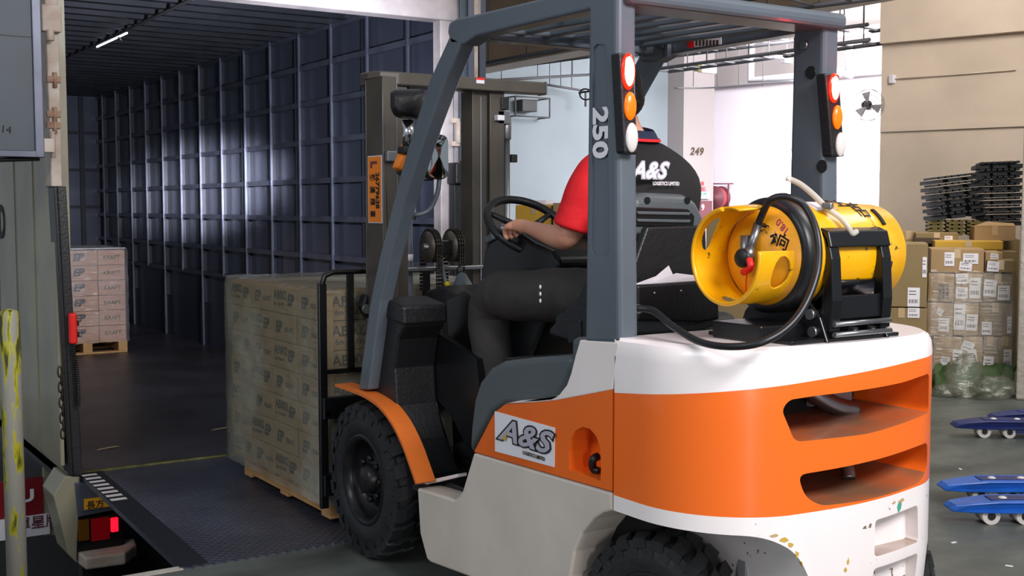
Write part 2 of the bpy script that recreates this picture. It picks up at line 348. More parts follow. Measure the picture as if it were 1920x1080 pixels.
def text(name, s, o, right, up, h, m, parent=None, bold=0, shear=0, align='LEFT', ext=.0006, sx=1, sp=1):
    cu = bpy.data.curves.new(name, 'FONT'); cu.body = s; cu.size = h/.72; cu.extrude = ext; cu.offset = bold*h; cu.shear = shear; cu.align_x = align; cu.space_character = sp; cu.resolution_u = 3
    t = bpy.data.objects.new('tmp', cu); C.objects.link(t); bpy.context.view_layer.update()
    me = bpy.data.meshes.new_from_object(t.evaluated_get(bpy.context.evaluated_depsgraph_get())); bpy.data.objects.remove(t)
    r = Vector(right).normalized(); u = Vector(up); u = (u-r*u.dot(r)).normalized(); n = r.cross(u)
    off = Vector(parent['_o']) if parent and '_o' in parent else Vector()
    o = Vector(o)-off
    me.transform(Matrix(((r.x*sx, u.x, n.x, o.x), (r.y*sx, u.y, n.y, o.y), (r.z*sx, u.z, n.z, o.z), (0, 0, 0, 1))))
    me.materials.clear(); me.materials.append(M[m]); ob = bpy.data.objects.new(name, me); C.objects.link(ob)
    if parent:
        ob.parent = parent
        if '_o' in parent: ob['_o'] = parent['_o']
    return ob
def rnd(pts, r, n=4):      # round the corners of a polygon
    out = []; N = len(pts)
    for i in range(N):
        p = Vector(pts[i]); a = Vector(pts[i-1]); b = Vector(pts[(i+1) % N]); da = a-p; db = b-p
        rr = min(r, da.length*.45, db.length*.45)
        if rr < 1e-4: out.append(tuple(p)); continue
        p0 = p+da.normalized()*rr; p1 = p+db.normalized()*rr
        for k in range(n+1):
            t = k/n; out.append(tuple(p0*(1-t)**2+p*2*t*(1-t)+p1*t*t))
    return out
def spl(pts, n=8):         # Catmull-Rom through points
    pts = [Vector(p) for p in pts]; out = []
    q = [pts[0]*2-pts[1]]+pts+[pts[-1]*2-pts[-2]]
    for i in range(1, len(q)-2):
        for k in range(n):
            t = k/n; a, b, c, d = q[i-1:i+3]
            out.append(.5*((2*b)+(c-a)*t+(2*a-5*b+4*c-d)*t*t+(-a+3*b-3*c+d)*t**3))
    return out+[pts[-1]]
def apply_mods(o):
    bpy.context.view_layer.update(); dg = bpy.context.evaluated_depsgraph_get()
    me = bpy.data.meshes.new_from_object(o.evaluated_get(dg)); o.modifiers.clear(); o.data = me; return o
def boolean(o, cutters):
    for c in cutters:
        md = o.modifiers.new('b', 'BOOLEAN'); md.object = c; md.operation = 'DIFFERENCE'; md.solver = 'EXACT'
    apply_mods(o)
    for c in cutters: bpy.data.objects.remove(c)
    return o
def rz(a): return Matrix.Rotation(a, 3, 'Z')
def skin(name, joints, edges, m, parent, sub=2, root=0, smooth=True):
    me = bpy.data.meshes.new(name); off = Vector(parent['_o']) if parent and '_o' in parent else Vector()
    me.from_pydata([Vector(j[0])-off for j in joints], edges, []); o = bpy.data.objects.new(name, me); C.objects.link(o)
    md = o.modifiers.new('s', 'SKIN'); md.use_smooth_shade = True
    for i, j in enumerate(joints):
        sv = me.skin_vertices[0].data[i]; r = j[1]; sv.radius = r if isinstance(r, tuple) else (r, r); sv.use_root = (i == root)
    s2 = o.modifiers.new('u', 'SUBSURF'); s2.levels = sub; s2.render_levels = sub
    apply_mods(o); o.data.materials.clear(); o.data.materials.append(M[m] if isinstance(m, str) else m)
    for p in o.data.polygons: p.use_smooth = True
    if parent: o.parent = parent; o['_o'] = parent['_o']
    return o
# ================================================================== SETTING
struct('floor', MB().prism([(-9, -5), (20, -5), (20, 17), (4.62, 17), (4.62, 4.75), (-9, 4.75)], 'z', -1.3, 0), 'floor')
struct('floor', MB().box((-9, 4.76, -1.42), (4.6, 18, -1.3)), mat('pit_floor', '#2c2e2b', .6, var=.5, vs=2))
struct('trim_1', MB().box((-9, 4.705, -.12), (4.62, 4.752, .004)), 'concrete')
struct('wall_back', MB().box((4.7, 15, 0), (13.5, 15.3, 4.3)), 'bluewall')
a = P('y', 14.6, 1281, 300); b = P('y', 14.6, 1338, 300)
struct('wall_pier', MB().box((a.x, 14.6, 0), (b.x, 15.2, 4.3)), 'colgrey')
pier = (a.x, b.x)
# far right wall, running towards the camera, with a daylit opening
w0 = Vector((14.2, 15.0)); wd = Vector((.225, -.974)).normalized(); wn = Vector((wd.y, -wd.x))  # normal points to the hall
def ray_wall(px, py, p0=w0, dr=wd):
    v = _d+_r*((px-960)/F_PX)+_u*((540-py)/F_PX); n = Vector((dr.y, -dr.x)); t = n.dot(p0)/(n.x*v.x+n.y*v.y)
    return Vector((v.x*t, v.y*t, CAM_H+v.z*t))
def wall_pt(p0, dr, s, z, off=0):
    n = Vector((dr.y, -dr.x)); n = -n if n.dot(p0) > 0 else n
    return Vector((p0.x+dr.x*s+n.x*off, p0.y+dr.y*s+n.y*off, z))
def s_of(px, p0=w0, dr=wd):
    q = ray_wall(px, 388, p0, dr); return (Vector((q.x, q.y))-p0).dot(dr)
ztop = ray_wall(1490, 156).z
s1 = s_of(1456); s2 = s_of(1700)
def wprism(mb, s0, s1, z0, z1, p0=w0, dr=wd, t=.25, mi=0, off=0):
    c = [wall_pt(p0, dr, s0, 0, off), wall_pt(p0, dr, s1, 0, off), wall_pt(p0, dr, s1, 0, off-t), wall_pt(p0, dr, s0, 0, off-t)]
    return mb.prism([(q.x, q.y) for q in c], 'z', z0, z1, mi)
zo = ray_wall(1500, 282).z
mb = MB(); wprism(mb, -.3, s1, 0, ztop); wprism(mb, s1, 6, zo, ztop); struct('wall_right', mb, 'whitewall')
wf = build('window_1', wprism(MB(), s1, 6, 0, zo, t=.05, off=-.15), 'daylight'); tag(wf, kind='structure')
mb = MB(); 
for px in (1468, 1560, 1622): wprism(mb, s_of(px), s_of(px)+.03, 0, zo, t=.04, off=-.06)
wprism(mb, s1, 6, ray_wall(1500, 345).z, ray_wall(1500, 345).z+.02, t=.04, off=-.06)
build('window_frame', mb, 'whitewall', wf)
struct('wall_right', wprism(MB(), -.5, 6, ztop, 4.3, t=.5, off=.25), 'colgrey')   # lintel beam over the wall
struct('ceiling', MB().box((4.7, 2.5, 4.3), (20, 17, 4.5)), mat('hall_ceiling_pale', '#d6cfcb', .8))
# beige pier wall behind the goods
b0 = Vector((10.54, 8.60)); bd = Vector((.31, -.95)).normalized()
struct('wall_right', wprism(MB(), 0, 6.5, 0, 4.3, b0, bd, t=.5), 'beige')
zl = ray_wall(1700, 246, b0, bd).z
struct('trim_shadow_line', wprism(MB(), 0.02, 6.5, zl, zl+.06, b0, bd, t=.04, off=.03), 'beige')  # added ledge, shapes the shadow line across the wall
z2 = ray_wall(1700, 80, b0, bd).z
struct('trim_shadow_top', wprism(MB(), 0.02, 6.5, z2, 4.3, b0, bd, t=.2, off=.12), 'beige')  # added overhang standing in for the shadow along the wall top
struct('wall_column', MB().prism([(8.23, 5.36), (9.0, 5.82), (9.45, 5.05), (8.68, 4.6)], 'z', 0, 4.6), 'concrete', bevel=.015)
# cable conduit and junction box on the beige wall
p = [ray_wall(x, y, b0, bd)+Vector((-.02, -.01, 0)) for x, y in ((1674, 149), (1780, 141), (1905, 131))]
t = thing('wall_conduit', p[0], 'thin conduit and small junction box on the beige wall above the pallets', 'conduit')
build('conduit', MB().tube(p, .008, 6), 'beige', t); build('junction_box', MB().obox(p[0], (.06, .06, .09)), 'whitewall', t, bevel=.006)
# beam on the left of the hall: brown side, pale underside
zb = P('x', 7.0, 885, 130).z
struct('trim_4', MB().box((7.0, 5.5, zb), (7.06, 15, 4.3)), 'brownbeam')
struct('trim_5', MB().box((7.06, 5.5, zb+.0), (7.32, 15, zb+.05)), 'whitebeam')
struct('trim_6', MB().box((7.32, 5.5, zb), (7.36, 15, 4.3)), 'whitebeam')
for nm, pts, r, lb in (
    ('ceiling_pipe', [P('x', 6.9, 882, 124), P('x', 6.9, 1110, 82)], .022, 'brown pipe running along the side of the soffit beam'),
    ('ceiling_pipe', [P('x', 7.9, 895, 138), P('x', 7.9, 985, 122), P('x', 7.9, 1105, 106)], .02, 'thin pipe hung just under the pale beam'),
    ('ceiling_pipe', [P('y', 14.2, 905, 152), P('y', 14.2, 1105, 140)], .02, 'grey sprinkler pipe in front of the blue wall'),
    ('ceiling_pipe', [P('y', 14.6, 1020, 158), P('y', 14.6, 1082, 168), P('y', 14.6, 1098, 172), P('y', 14.6, 1098, 200)], .018, 'thin pipe bending down the blue wall beside the pillar')):
    t = thing(nm, pts[0], lb, 'pipe'); build('pipe', MB().tube(pts, r, 8), 'pipe', t)
    for k in range(3):
        q = pts[0].lerp(pts[1], (k+.5)/3); build('hanger', MB().cyl(q, (q.x, q.y, 4.3), .006, 6), 'pipe', t)
# big grey pipe over the white wall
p = [P('z', 3.45, 1408, 118), P('z', 3.35, 1408, 150), P('z', 3.35, 1500, 143), P('z', 3.35, 1648, 127)]
p[0] = Vector((p[1].x, p[1].y, 4.3))
t = thing('air_pipe', p[1], 'thick grey pipe with elbow hanging over the white wall', 'pipe'); build('pipe', MB().tube([p[0]-Vector((0, 0, .02))]+p[1:], .06, 12), 'greypipe', t)
build('valve', MB().cyl(P('z', 3.35, 1592, 132), P('z', 3.35, 1592, 132)+Vector((0, 0, .35)), .05).ell(P('z', 3.3, 1592, 140), (.08, .08, .06)), 'greypipe', t)
# cable trays
def tray(pa, pb, lab, w=.35):
    pa, pb = Vector(pa), Vector(pb); d = (pb-pa).normalized(); n = Vector((d.y, -d.x, 0)).normalized()*w/2
    t = thing('cable_tray', pa, lab, 'cable tray'); mb = MB()
    for s in (-1, 1): mb.tube([pa+n*s, pb+n*s], .022, 4)
    L_ = (pb-pa).length; k = 0
    while k*.3 < L_: q = pa+d*k*.3; mb.tube([q-n, q+n], .01, 4); k += 1
    build('tray', mb, 'pipe', t)
    for k in range(5):
        q = pa.lerp(pb, (k+.5)/5)
        for s in (-1, 1): build('hanger', MB().cyl(q+n*s, (q+n*s).to_tuple()[:2]+(4.3,), .007, 6), 'pipe', t)
    return t
tray(P('z', 3.3, 1236, 133), P('z', 3.3, 1650, 77), 'lower cable tray crossing behind the overhead guard')
tray(P('z', 3.6, 1200, 108), P('z', 3.6, 1650, 50), 'upper cable tray nearest the bright ceiling', .5)
tray(P('z', 3.0, 1180, 42), P('z', 3.0, 1660, -22), 'dark cable tray at the very top above the guard', .6)
pts = [P('z', 3.2, 1264, 165), P('z', 3.2, 1340, 164), P('z', 3.2, 1495, 151)]
t = thing('conduit_run', pts[0], 'thin conduit sagging across the grey column and white wall', 'conduit'); build('conduit', MB().tube(spl(pts), .013, 6), 'pipe', t)
for px in (1300, 1345, 1385, 1430): 
    q = P('z', 3.2, px, 162); build('hanger', MB().cyl(q, (q.x, q.y, 4.3), .006, 6), 'pipe', t)
# emergency light box
q = P('y', 13.4, 1325, 131); t = thing('emergency_light', q, 'pale emergency light box hanging under the trays near the grey column', 'light')
build('housing', MB().box((q.x-.14, q.y-.06, q.z-.05), (q.x+.16, q.y+.06, q.z+.07)), 'whitebeam', t, bevel=.01)
build('hanger', MB().cyl(q, (q.x, q.y, 4.3), .012, 6), 'pipe', t)
build('battery_box', MB().box((q.x-.22, q.y-.05, q.z-.03), (q.x-.14, q.y+.05, q.z+.06)), 'olivepallet', t, bevel=.005)
q = P('y', 12.9, 1475, 113); solo('junction_box', MB().box((q.x-.09, q.y-.05, q.z-.05), (q.x+.09, q.y+.05, q.z+.05)).cyl(q, (q.x, q.y, 4.3), .012, 6), 'greypipe', 'small grey box on the tray near the right guard pillar', 'box', bevel=.01)
# caged air unit on the blue wall
q = P('y', 14.85, 990, 199); t = thing('ventilator', q, 'dark ventilator in a wire bracket high on the blue wall', 'ventilator')
build('grille', MB().box((q.x-.17, 14.75, q.z-.09), (q.x+.1, 14.99, q.z+.09)), 'black', t, bevel=.01)
mb = MB(); x0, x1, z0, z1 = q.x-.33, q.x+.30, q.z-.17, q.z+.12
for a, b in (((x0, z0), (x1, z0)), ((x1, z0), (x1, z1)), ((x1, z1), (x0, z1)), ((x0, z1), (x0, z0))): mb.cyl((a[0], 14.7, a[1]), (b[0], 14.7, b[1]), .013, 6)
for a in ((x0, z0), (x1, z0), (x1, z1), (x0, z1)): mb.cyl((a[0], 14.7, a[1]), (a[0], 15.0, a[1]), .013, 6)
build('bracket', mb, 'pipe', t)
# pier signs
yy = 14.59
text('pier_number', '249', P('y', yy, 1294, 290), (1, 0, 0), (0, 0, 1),   .125, 'inkfade', bold=.05, shear=.25, sp=1.15)
o = bpy.data.objects['pier_number']; tag(o, 'painted number 249 on the grey column', 'number')
t = thing('smoking_sign', P('y', yy, 1310, 350), 'red lettered smoking sign on the grey column', 'sign')
text('lettering', '不准吸煙', P('y', yy, 1296, 347), (1, 0, 0), (0, 0, 1), .052, 'redsign', t, bold=.03)
text('lettering', 'NO SMOKING', P('y', yy, 1296, 358), (1, 0, 0), (0, 0, 1), .07, 'redsign', t, bold=.03, sx=.52)
q = P('y', yy, 1316, 367); t = thing('exit_sign', q, 'small pale sign with green characters on the grey column', 'sign')
build('panel', MB().box((q.x-.22, yy-.04, q.z-.05), (q.x+.14, yy, q.z+.06)), 'paper', t)
text('lettering', '太平門', P('y', yy-.045, 1303, 369), (1, 0, 0), (0, 0, 1), .06, 'greensign', t, bold=.03, sp=1.2)
q = P('y', yy, 1318, 390); t = thing('notice_board', q, 'maroon board with a white digit at the foot of the grey column', 'sign')
build('board', MB().box((q.x-.24, yy-.05, q.z-.2), (q.x+.16, yy, q.z+.12)), 'maroon', t)
text('lettering', '9', P('y', yy-.055, 1315, 394), (1, 0, 0), (0, 0, 1), .1, 'paper', t, bold=.03)
# hose reel on the white wall
q = ray_wall(1361, 371); t = thing('hose_reel', q, 'maroon fire hose reel on the white wall right of the column', 'hose reel')
wv = Vector((wd.x, wd.y, 0)); nn = wall_pt(w0, wd, 0, 0, 1)-wall_pt(w0, wd, 0, 0, 0)
c0 = q+nn*.26
build('drum', MB().lathe([(-.1, .0), (-.1, .2), (-.09, .2), (-.09, .14), (.09, .14), (.09, .2), (.1, .2), (.1, .07), (.12, .07), (.12, 0)], c0, nn, 24), 'maroon', t)
build('hose', MB().lathe([(-.07, .14), (-.06, .17), (.06, .17), (.07, .14)], c0, nn, 24), 'redsign', t)
mb = MB()
for s in (-1, 1): mb.tube([c0+Vector((0, 0, .24*s))-wv*.1, c0+Vector((0, 0, .24*s))+wv*.22-nn*.15], .012, 6)
mb.tube([c0+wv*-.1+Vector((0, 0, .27)), c0+wv*-.1+Vector((0, 0, -.27))], .018, 6); mb.tube([c0+wv*.22+Vector((0, 0, .24)), c0+wv*.22+Vector((0, 0, -.24))], .014, 6)
build('bracket', mb, 'maroon', t)
build('nozzle', MB().tube([c0+Vector((0, 0, -.1)), c0+wv*.12+Vector((0, 0, -.42))], .008, 6).obox(c0+wv*.16+Vector((0, 0, -.46)), (.16, .06, .08), mi=0), 'pipe', t)
# wall fan on the end of the beige wall
q = ray_wall(1648, 198, b0, bd)+Vector((-.16, .02, 0)); t = thing('wall_fan', q, 'black caged wall fan at the edge of the beige wall', 'fan')
ax = Vector((-.55, -.83, -.1)).normalized()
build('motor', MB().lathe([(-.12, .0), (-.12, .04), (-.03, .055), (0, .05), (.02, 0)], q, ax, 14).tube([q-ax*.1, q-ax*.1+Vector((.14, .05, -.03))], .02, 8), 'black', t)
u_ = ax.cross(Vector((0, 0, 1))).normalized(); v_ = ax.cross(u_)
for k in range(3):
    a = k*2*pi/3+.4; mb = MB(); e1 = u_*cos(a)+v_*sin(a); e2 = u_*cos(a+.7)+v_*sin(a+.7)
    mb.add([q+e1*.03, q+e2*.03+ax*.02, q+e2*.15+ax*.03, q+e1*.15], [(0, 1, 2, 3)]); build('blade', mb, 'greypipe', t, solid=.003)
mb = MB()
for r_, h in ((.17, .0), (.17, .05), (.11, .075), (.06, .085)): mb.tube([q+ax*h+(u_*cos(2*pi*k/24)+v_*sin(2*pi*k/24))*r_ for k in range(24)], .003, 4, closed=True)
for k in range(16):
    e = u_*cos(2*pi*k/16)+v_*sin(2*pi*k/16); mb.tube([q+e*.02+ax*.09, q+e*.11+ax*.075, q+e*.17+ax*.05, q+e*.17-ax*.02, q-ax*.06+e*.04], .0018, 3)
build('cage', mb, 'greypipe', t)
# yellow worn bollard at the dock edge
t = thing('bollard', (.79, 4.5, 0), 'worn grey steel post with flaking yellow paint at the left edge', 'bollard')
build('post', MB().lathe([(0, 0), (0, .036), (1.10, .036), (1.125, .028), (1.135, 0)], (.79, 4.5, 0), (0, 0, 1), 20), 'bollard', t)
build('base_plate', MB().box((.69, 4.4, 0), (.89, 4.6, .012)), 'steel', t)
# ================================================================== BOX TRUCK
TX0, TX1, TYR, TYF, TZF, TZC = 1.50, 4.12, 6.63, 16.5, .03, 3.02
T = thing('box_truck', (2.8, 6.63, -1.3), 'weathered box truck backed up to the dock with its cargo body open', 'truck')
build('cargo_floor', MB().box((TX0-.06, TYR, TZF-.08), (TX1+.05, TYF+.1, TZF)), 'tfloor', T)
# right inner wall: panel, rails, ribs
build('right_wall', MB().box((TX1, TYR+.02, TZF-.05), (TX1+.05, TYF, TZC+.1)), 'truckin', T)
build('front_wall', MB().box((TX0-.05, TYF, TZF), (TX1+.05, TYF+.06, TZC+.1)), 'truckin', T)
build('left_wall', MB().box((TX0-.06, TYR+.02, TZF-.05), (TX0-.01, TYF, TZC+.1)), 'truckout', T)
zs = [.80, 1.08, 1.40, 1.72, 2.05, 2.38, 2.69, 2.98]
for z in zs: build('wall_rail', MB().box((TX1-.055, TYR+.12, z-.022), (TX1, TYF, z+.022)), 'rail', T)
y = 6.95; k = 0
while y < TYF-.1:
    if k % 2 == 0: build('wall_rib', MB().box((TX1-.035, y-.05, TZF+.45), (TX1, y+.05, TZC)).box((TX1-.045, y+.05, TZF), (TX1, y+.065, TZC)), 'rib', T)
    else: build('wall_rib', MB().box((TX1-.04, y-.03, .8), (TX1, y+.03, TZC)), 'rib', T)
    build('rib_edge', MB().box((TX1-.065, y-.075, .8 if k % 2 else TZF), (TX1-.045, y-.05, TZC)), 'rail', T)
    y += .66; k += 1
for z in (.9, 1.5, 2.0, 2.5): build('wall_rail', MB().box((TX0, TYF-.03, z-.02), (TX1, TYF, z+.02)), 'rib', T)
for x in (TX1-.25, TX1-.5): build('wall_rib', MB().box((x-.03, TYF-.05, TZF), (x+.03, TYF, TZC)), 'rib', T)
# corrugated ceiling
pts = []; y = TYR-.02
while y < TYF: pts += [(y, TZC+.03), (y+.10, TZC+.03), (y+.13, TZC-.03), (y+.20, TZC-.03), (y+.23, TZC+.03)]; y += .30
mb = MB(); n = len(pts)
mb.add([(TX0-.05, a, b) for a, b in pts]+[(TX1+.05, a, b) for a, b in pts], [(i, i+1, n+i+1, n+i) for i in range(n-1)])
build('ceiling_sheet', mb, 'truckceil', T, solid=.01)
build('ceiling_rail', MB().box((TX1-.08, TYR, TZC-.03), (TX1, TYF, TZC+.06)), 'rail', T)
a = P('z', 2.96, 110, 120); b = P('z', 2.96, 362, 0)
build('ceiling_conduit', MB().tube([(a.x, a.y, 2.97), (b.x, b.y, 2.97)], .014, 8), 'steel', T)
a = P('z', 2.95, 182, 88); b = P('z', 2.95, 238, 62)
build('tube_lamp', MB().cyl((a.x, a.y, 2.95), (b.x, b.y, 2.95), .009), 'glow', T)
a = P('z', 2.94, 222, 70); build('lamp_bracket', MB().tube([a, P('z', 2.90, 233, 80)], .008, 6), 'steel', T)
# rear frame: posts and header
xl = P('y', TYR, 85, 100).x; xr = TX0-.03
lp = MB().prism([(P('y', TYR, 84, 0).x-.02, 3.3), (P('y', TYR, 105, 0).x, 3.3), (P('y', TYR, 112, 350).x, P('y', TYR, 112, 350).z), (P('y', TYR, 92, 350).x, P('y', TYR, 92, 350).z)], 'y', TYR-.06, TYR+.12)
build('rear_post', lp, 'truckpost', T, bevel=.006)
p1 = [P('y', TYR, *q) for q in ((97, 350), (113, 350), (144, 888), (127, 888))]
build('rubber_seal', MB().prism([(p.x, p.z) for p in p1], 'y', TYR-.05, TYR+.1).prism([(p.x+.004+(.012 if i in (1, 2) else .012), p.z) for i, p in enumerate(p1)], 'y', TYR-.065, TYR-.055), 'black', T, bevel=.004)
for zz in (150, 215, 236):
    q = P('y', TYR-.07, 103, zz); build('hinge', MB().cyl((q.x, q.y, q.z-.04), (q.x, q.y, q.z+.04), .011, 10).box((q.x-.04, q.y-.005, q.z-.012), (q.x+.03, q.y+.02, q.z+.02)), mat('rusty_hinge%d' % zz, '#94705a', .8, var=.5, vs=20, col2='#b9a18a'), T)
q = P('y', TYR-.08, 91, 35); build('hinge', MB().box((q.x-.04, q.y-.03, q.z-.07), (q.x+.06, q.y+.02, q.z+.07)).cyl((q.x, q.y-.03, q.z-.12), (q.x, q.y-.03, q.z-.06), .02), 'truckpost', T, bevel=.006)
build('header', MB().box((TX0-.1, TYR-.04, 2.70), (TX1-.02, TYR+.10, 3.35)), 'trucklav', T, bevel=.01)
build('rear_post', MB().box((3.80, TYR-.02, TZF), (3.90, TYR+.08, 3.05)), 'trucklav', T, bevel=.008)
build('rear_post', MB().box((3.90, TYR-.0, TZF), (3.985, TYR+.1, 3.05)), 'trucklav', T, bevel=.008)
build('rear_post', MB().box((3.985, TYR-.05, TZF-.4), (4.07, TYR+.1, 3.3)), 'truckpost', T, bevel=.008)
for zz, yb in ((1.95, 0),): 
    q = P('y', TYR-.07, 860, 248); build('hinge', MB().cyl((q.x, q.y, q.z-.07), (q.x, q.y, q.z+.07), .022).box((q.x-.05, q.y, q.z-.09), (q.x+.05, q.y+.02, q.z-.06)).box((q.x-.05, q.y, q.z+.06), (q.x+.05, q.y+.02, q.z+.09)), 'truckpost', T)
q0 = P('y', TYR-.1, 849, 345); q1 = P('y', TYR-.1, 866, 305)
build('bumper_block', MB().box((q0.x, TYR-.14, q0.z), (q1.x, TYR-.02, q1.z)), 'black', T, bevel=.01)
build('rubber_seal', MB().box((q0.x+.01, TYR-.1, .3), (q1.x, TYR-.03, q0.z)), 'black', T, bevel=.006)
# right door leaf folded back beside the body, seen nearly edge-on
q0 = P('y', TYR-.08, 873, 303); q1 = P('y', TYR-.08, 884, 75)
mb = MB().prism([(q0.x-.05, TYR-.10), (q0.x+.05, TYR-.10), (q0.x+.48, TYR+.95), (q0.x+.40, TYR+.98)], 'z', q0.z, 3.3)
dl = build('door_leaf', mb, 'truckdoor', T, bevel=.005)
build('door_edge', MB().box((q0.x, TYR-.118, q0.z+.0), (q0.x+.045, TYR-.10, 3.3)), 'rail', dl)
# left upper door leaf, opened
xa = P('y', TYR-.12, 78, 200); za = P('y', TYR-.12, 78, 296).z
dl = build('door_leaf', MB().box((xa.x-1.15, TYR-.15, za), (xa.x-.04, TYR-.11, 3.3)), 'truckdoor', T, bevel=.006)
build('door_frame', MB().box((xa.x-.045, TYR-.165, za), (xa.x+.0, TYR-.10, 3.3)).box((xa.x-1.15, TYR-.165, za), (xa.x-.04, TYR-.10, za+.035)), 'rail', dl, bevel=.004)
build('door_frame', MB().box((xa.x-1.15, TYR-.158, za+.62), (xa.x-.05, TYR-.13, za+.645)), 'truckdoor', dl)
build('door_gasket', MB().tube([(xa.x-1.15, TYR-.13, za-.012), (xa.x-.5, TYR-.13, za-.03), (xa.x-.02, TYR-.13, za-.005)], .012, 8), 'black', dl)
build('door_hinge', MB().box((xa.x-.01, TYR-.16, za+.03), (xa.x+.05, TYR-.10, za+.10)).cyl((xa.x+.05, TYR-.13, za+.0), (xa.x+.05, TYR-.13, za+.14), .012), 'truckpost', dl)
text('lettering', '14', P('y', TYR-.152, 0, 248), (1, 0, -.1), (0, 0, 1), .04, 'ink', dl)
# left side exterior
xs = 1.425
sk = [(TYR, .085), (9.2, .085), (16.5, .085), (16.5, 3.2), (TYR, 3.2)]
build('side_panel', MB().prism(sk, 'x', xs-.02, xs), 'truckout', T)
for yv in (7.15, 7.7, 8.3, 9.0): build('panel_seam', MB().box((xs-.026, yv, .09), (xs-.018, yv+.012, 3.2)), 'truckout', T)
text('lettering', 'LIMITED', P('x', xs-.025, 13, 447)+Vector((0, 1.17, 0)), (0, -1, 0), (0, 0, 1), .22, 'ink', T, bold=.03)
# rear corner below the floor: valance, lights, step bumper
c1 = [P('y', TYR-.03, *q) for q in ((122, 893), (150, 893), (144, 1056), (128, 1040), (100, 930))]
build('corner_panel', MB().prism([(p.x, p.z) for p in c1], 'y', TYR-.03, TYR+.25), 'truckout', T, bevel=.006)
sp = [P('x', xs, *q) for q in ((96, 898), (120, 893), (140, 1052), (112, 960))]
v = [P('y', TYR-.04, *q) for q in ((140, 905), (215, 905), (245, 950), (146, 970))]
build('valance', MB().prism([(p.x, p.z) for p in v], 'y', TYR-.04, TYR+.04), 'rail', T, bevel=.004)
build('under_frame', MB().box((1.56, TYR+.25, -.75), (4.0, TYR+.35, -.08)), 'dark', T)
build('under_frame', MB().box((1.6, TYR+.1, -.12), (4.0, TYF, -.06)), 'dark', T)
q0 = P('y', TYR-.05, 158, 956); q1 = P('y', TYR-.05, 192, 938)
pl = build('number_plate', MB().box((q0.x, TYR-.055, q0.z), (q1.x+.05, TYR-.045, q1.z+.02)), 'signyellow', T)
text('lettering', '長方', P('y', TYR-.058, 162, 954), (1, 0, 0), (0, 0, 1), .035, 'ink', pl, bold=.02)
def rect_y(px0, py0, px1, py1, y): a = P('y', y, px0, py0); b = P('y', y, px1, py1); return min(a.x, b.x), max(a.x, b.x), min(a.z, b.z), max(a.z, b.z)
x0, x1, z0, z1 = rect_y(146, 974, 222, 1018, TYR)
lamp = build('tail_lamp', MB().box((x0-.01, TYR-.02, z0-.01), (x1+.02, TYR+.06, z1+.01)), 'black2', T, bevel=.005)
a, b, z0, z1 = rect_y(146, 976, 168, 1012, TYR-.03); build('lens', MB().box((a, TYR-.035, z0), (b, TYR-.015, z1)), 'tailamber', lamp, bevel=.004)
a, b, z0, z1 = rect_y(171, 974, 206, 1010, TYR-.03); build('lens', MB().box((a, TYR-.035, z0), (b, TYR-.015, z1)), 'tailred', lamp, bevel=.004)
a, b, z0, z1 = rect_y(208, 972, 222, 996, TYR-.03); build('lens', MB().box((a, TYR-.035, z0), (b, TYR-.015, z1)), 'tailredon', lamp, bevel=.004)
a = [P('z', P('y', TYR-.05, 200, 1040).z, *q) for q in ((143, 1042), (160, 1056), (235, 1046), (256, 1030), (252, 1018))]
build('step_bumper', MB().prism([(p.x, p.y) for p in a]+[(a[0].x+.02, a[0].y+.12)], 'z', a[0].z-.04, a[0].z+.03), 'truckpost', T, bevel=.012)
# red flap board with plate underneath, seen beneath the skirt
yb = 7.6
x0, x1, z0, z1 = rect_y(22, 902, 76, 968, yb); fl = build('mud_flap', MB().box((x0-.1, yb, z0), (x1+.02, yb+.03, z1)), 'truckred', T)
text('lettering', 'SU', P('y', yb-.004, 14, 945), (1, 0, .0), (0, 0, 1), .075, 'paper', fl, bold=.05, sx=1.3)
x0, x1, z0, z1 = rect_y(22, 972, 93, 1000, yb-.02); fl = build('name_plate', MB().box((x0-.1, yb-.03, z0), (x1, yb-.01, z1)), 'paper', T)
text('lettering', '單星牌', P('y', yb-.035, 30, 994), (1, 0, .0), (0, 0, 1), .062, 'maroon', fl, bold=.02)
build('flap_frame', MB().box((x1-.02, yb, z0-.02), (x1+.06, yb+.05, .05)), 'truckout', T)
# remote control box with coiled cable, chain on the post
q = P('y', TYR-.10, 136, 616); rc = thing('remote_control', q, 'red tail lift remote control hanging inside the left truck post', 'remote control')
x0, x1, z0, z1 = rect_y(128, 587, 144, 644, TYR-.1)
build('housing', MB().box((x0, TYR-.13, z0), (x1, TYR-.08, z1)), 'redrope', rc, bevel=.01)
for k in range(2): build('button', MB().cyl((x1, TYR-.10, z0+.05+.06*k), (x1+.012, TYR-.10, z0+.05+.06*k), .014), 'black', rc)
pp = []; n = 26*8
for k in range(n+1):
    t_ = k/n; cpt = P('y', TYR-.1, 137+6*sin(t_*2.2)+4*t_, 650+112*t_); a_ = k/8*2*pi; pp.append(cpt+Vector((cos(a_)*.011, sin(a_)*.011, 0)))
build('coiled_cable', MB().tube(pp, .0035, 5), 'black', rc)
ch = thing('chain', P('y', TYR-.09, 113, 690), 'slack steel chain hanging on the left truck post', 'chain')
for k in range(9):
    c_ = P('y', TYR-.09, 112+(k % 2)*2+k*.7, 697+k*14.5); mb = MB(); h = .030; w = .011; al = (k % 2)*1.3+.3
    loop = [Vector((cos(a_)*w*cos(al), cos(a_)*w*sin(al), sin(a_)*h)) for a_ in [2*pi*j/12 for j in range(12)]]
    build('link', mb.tube([c_+l for l in loop], .0045, 6, closed=True), 'greasy', ch)
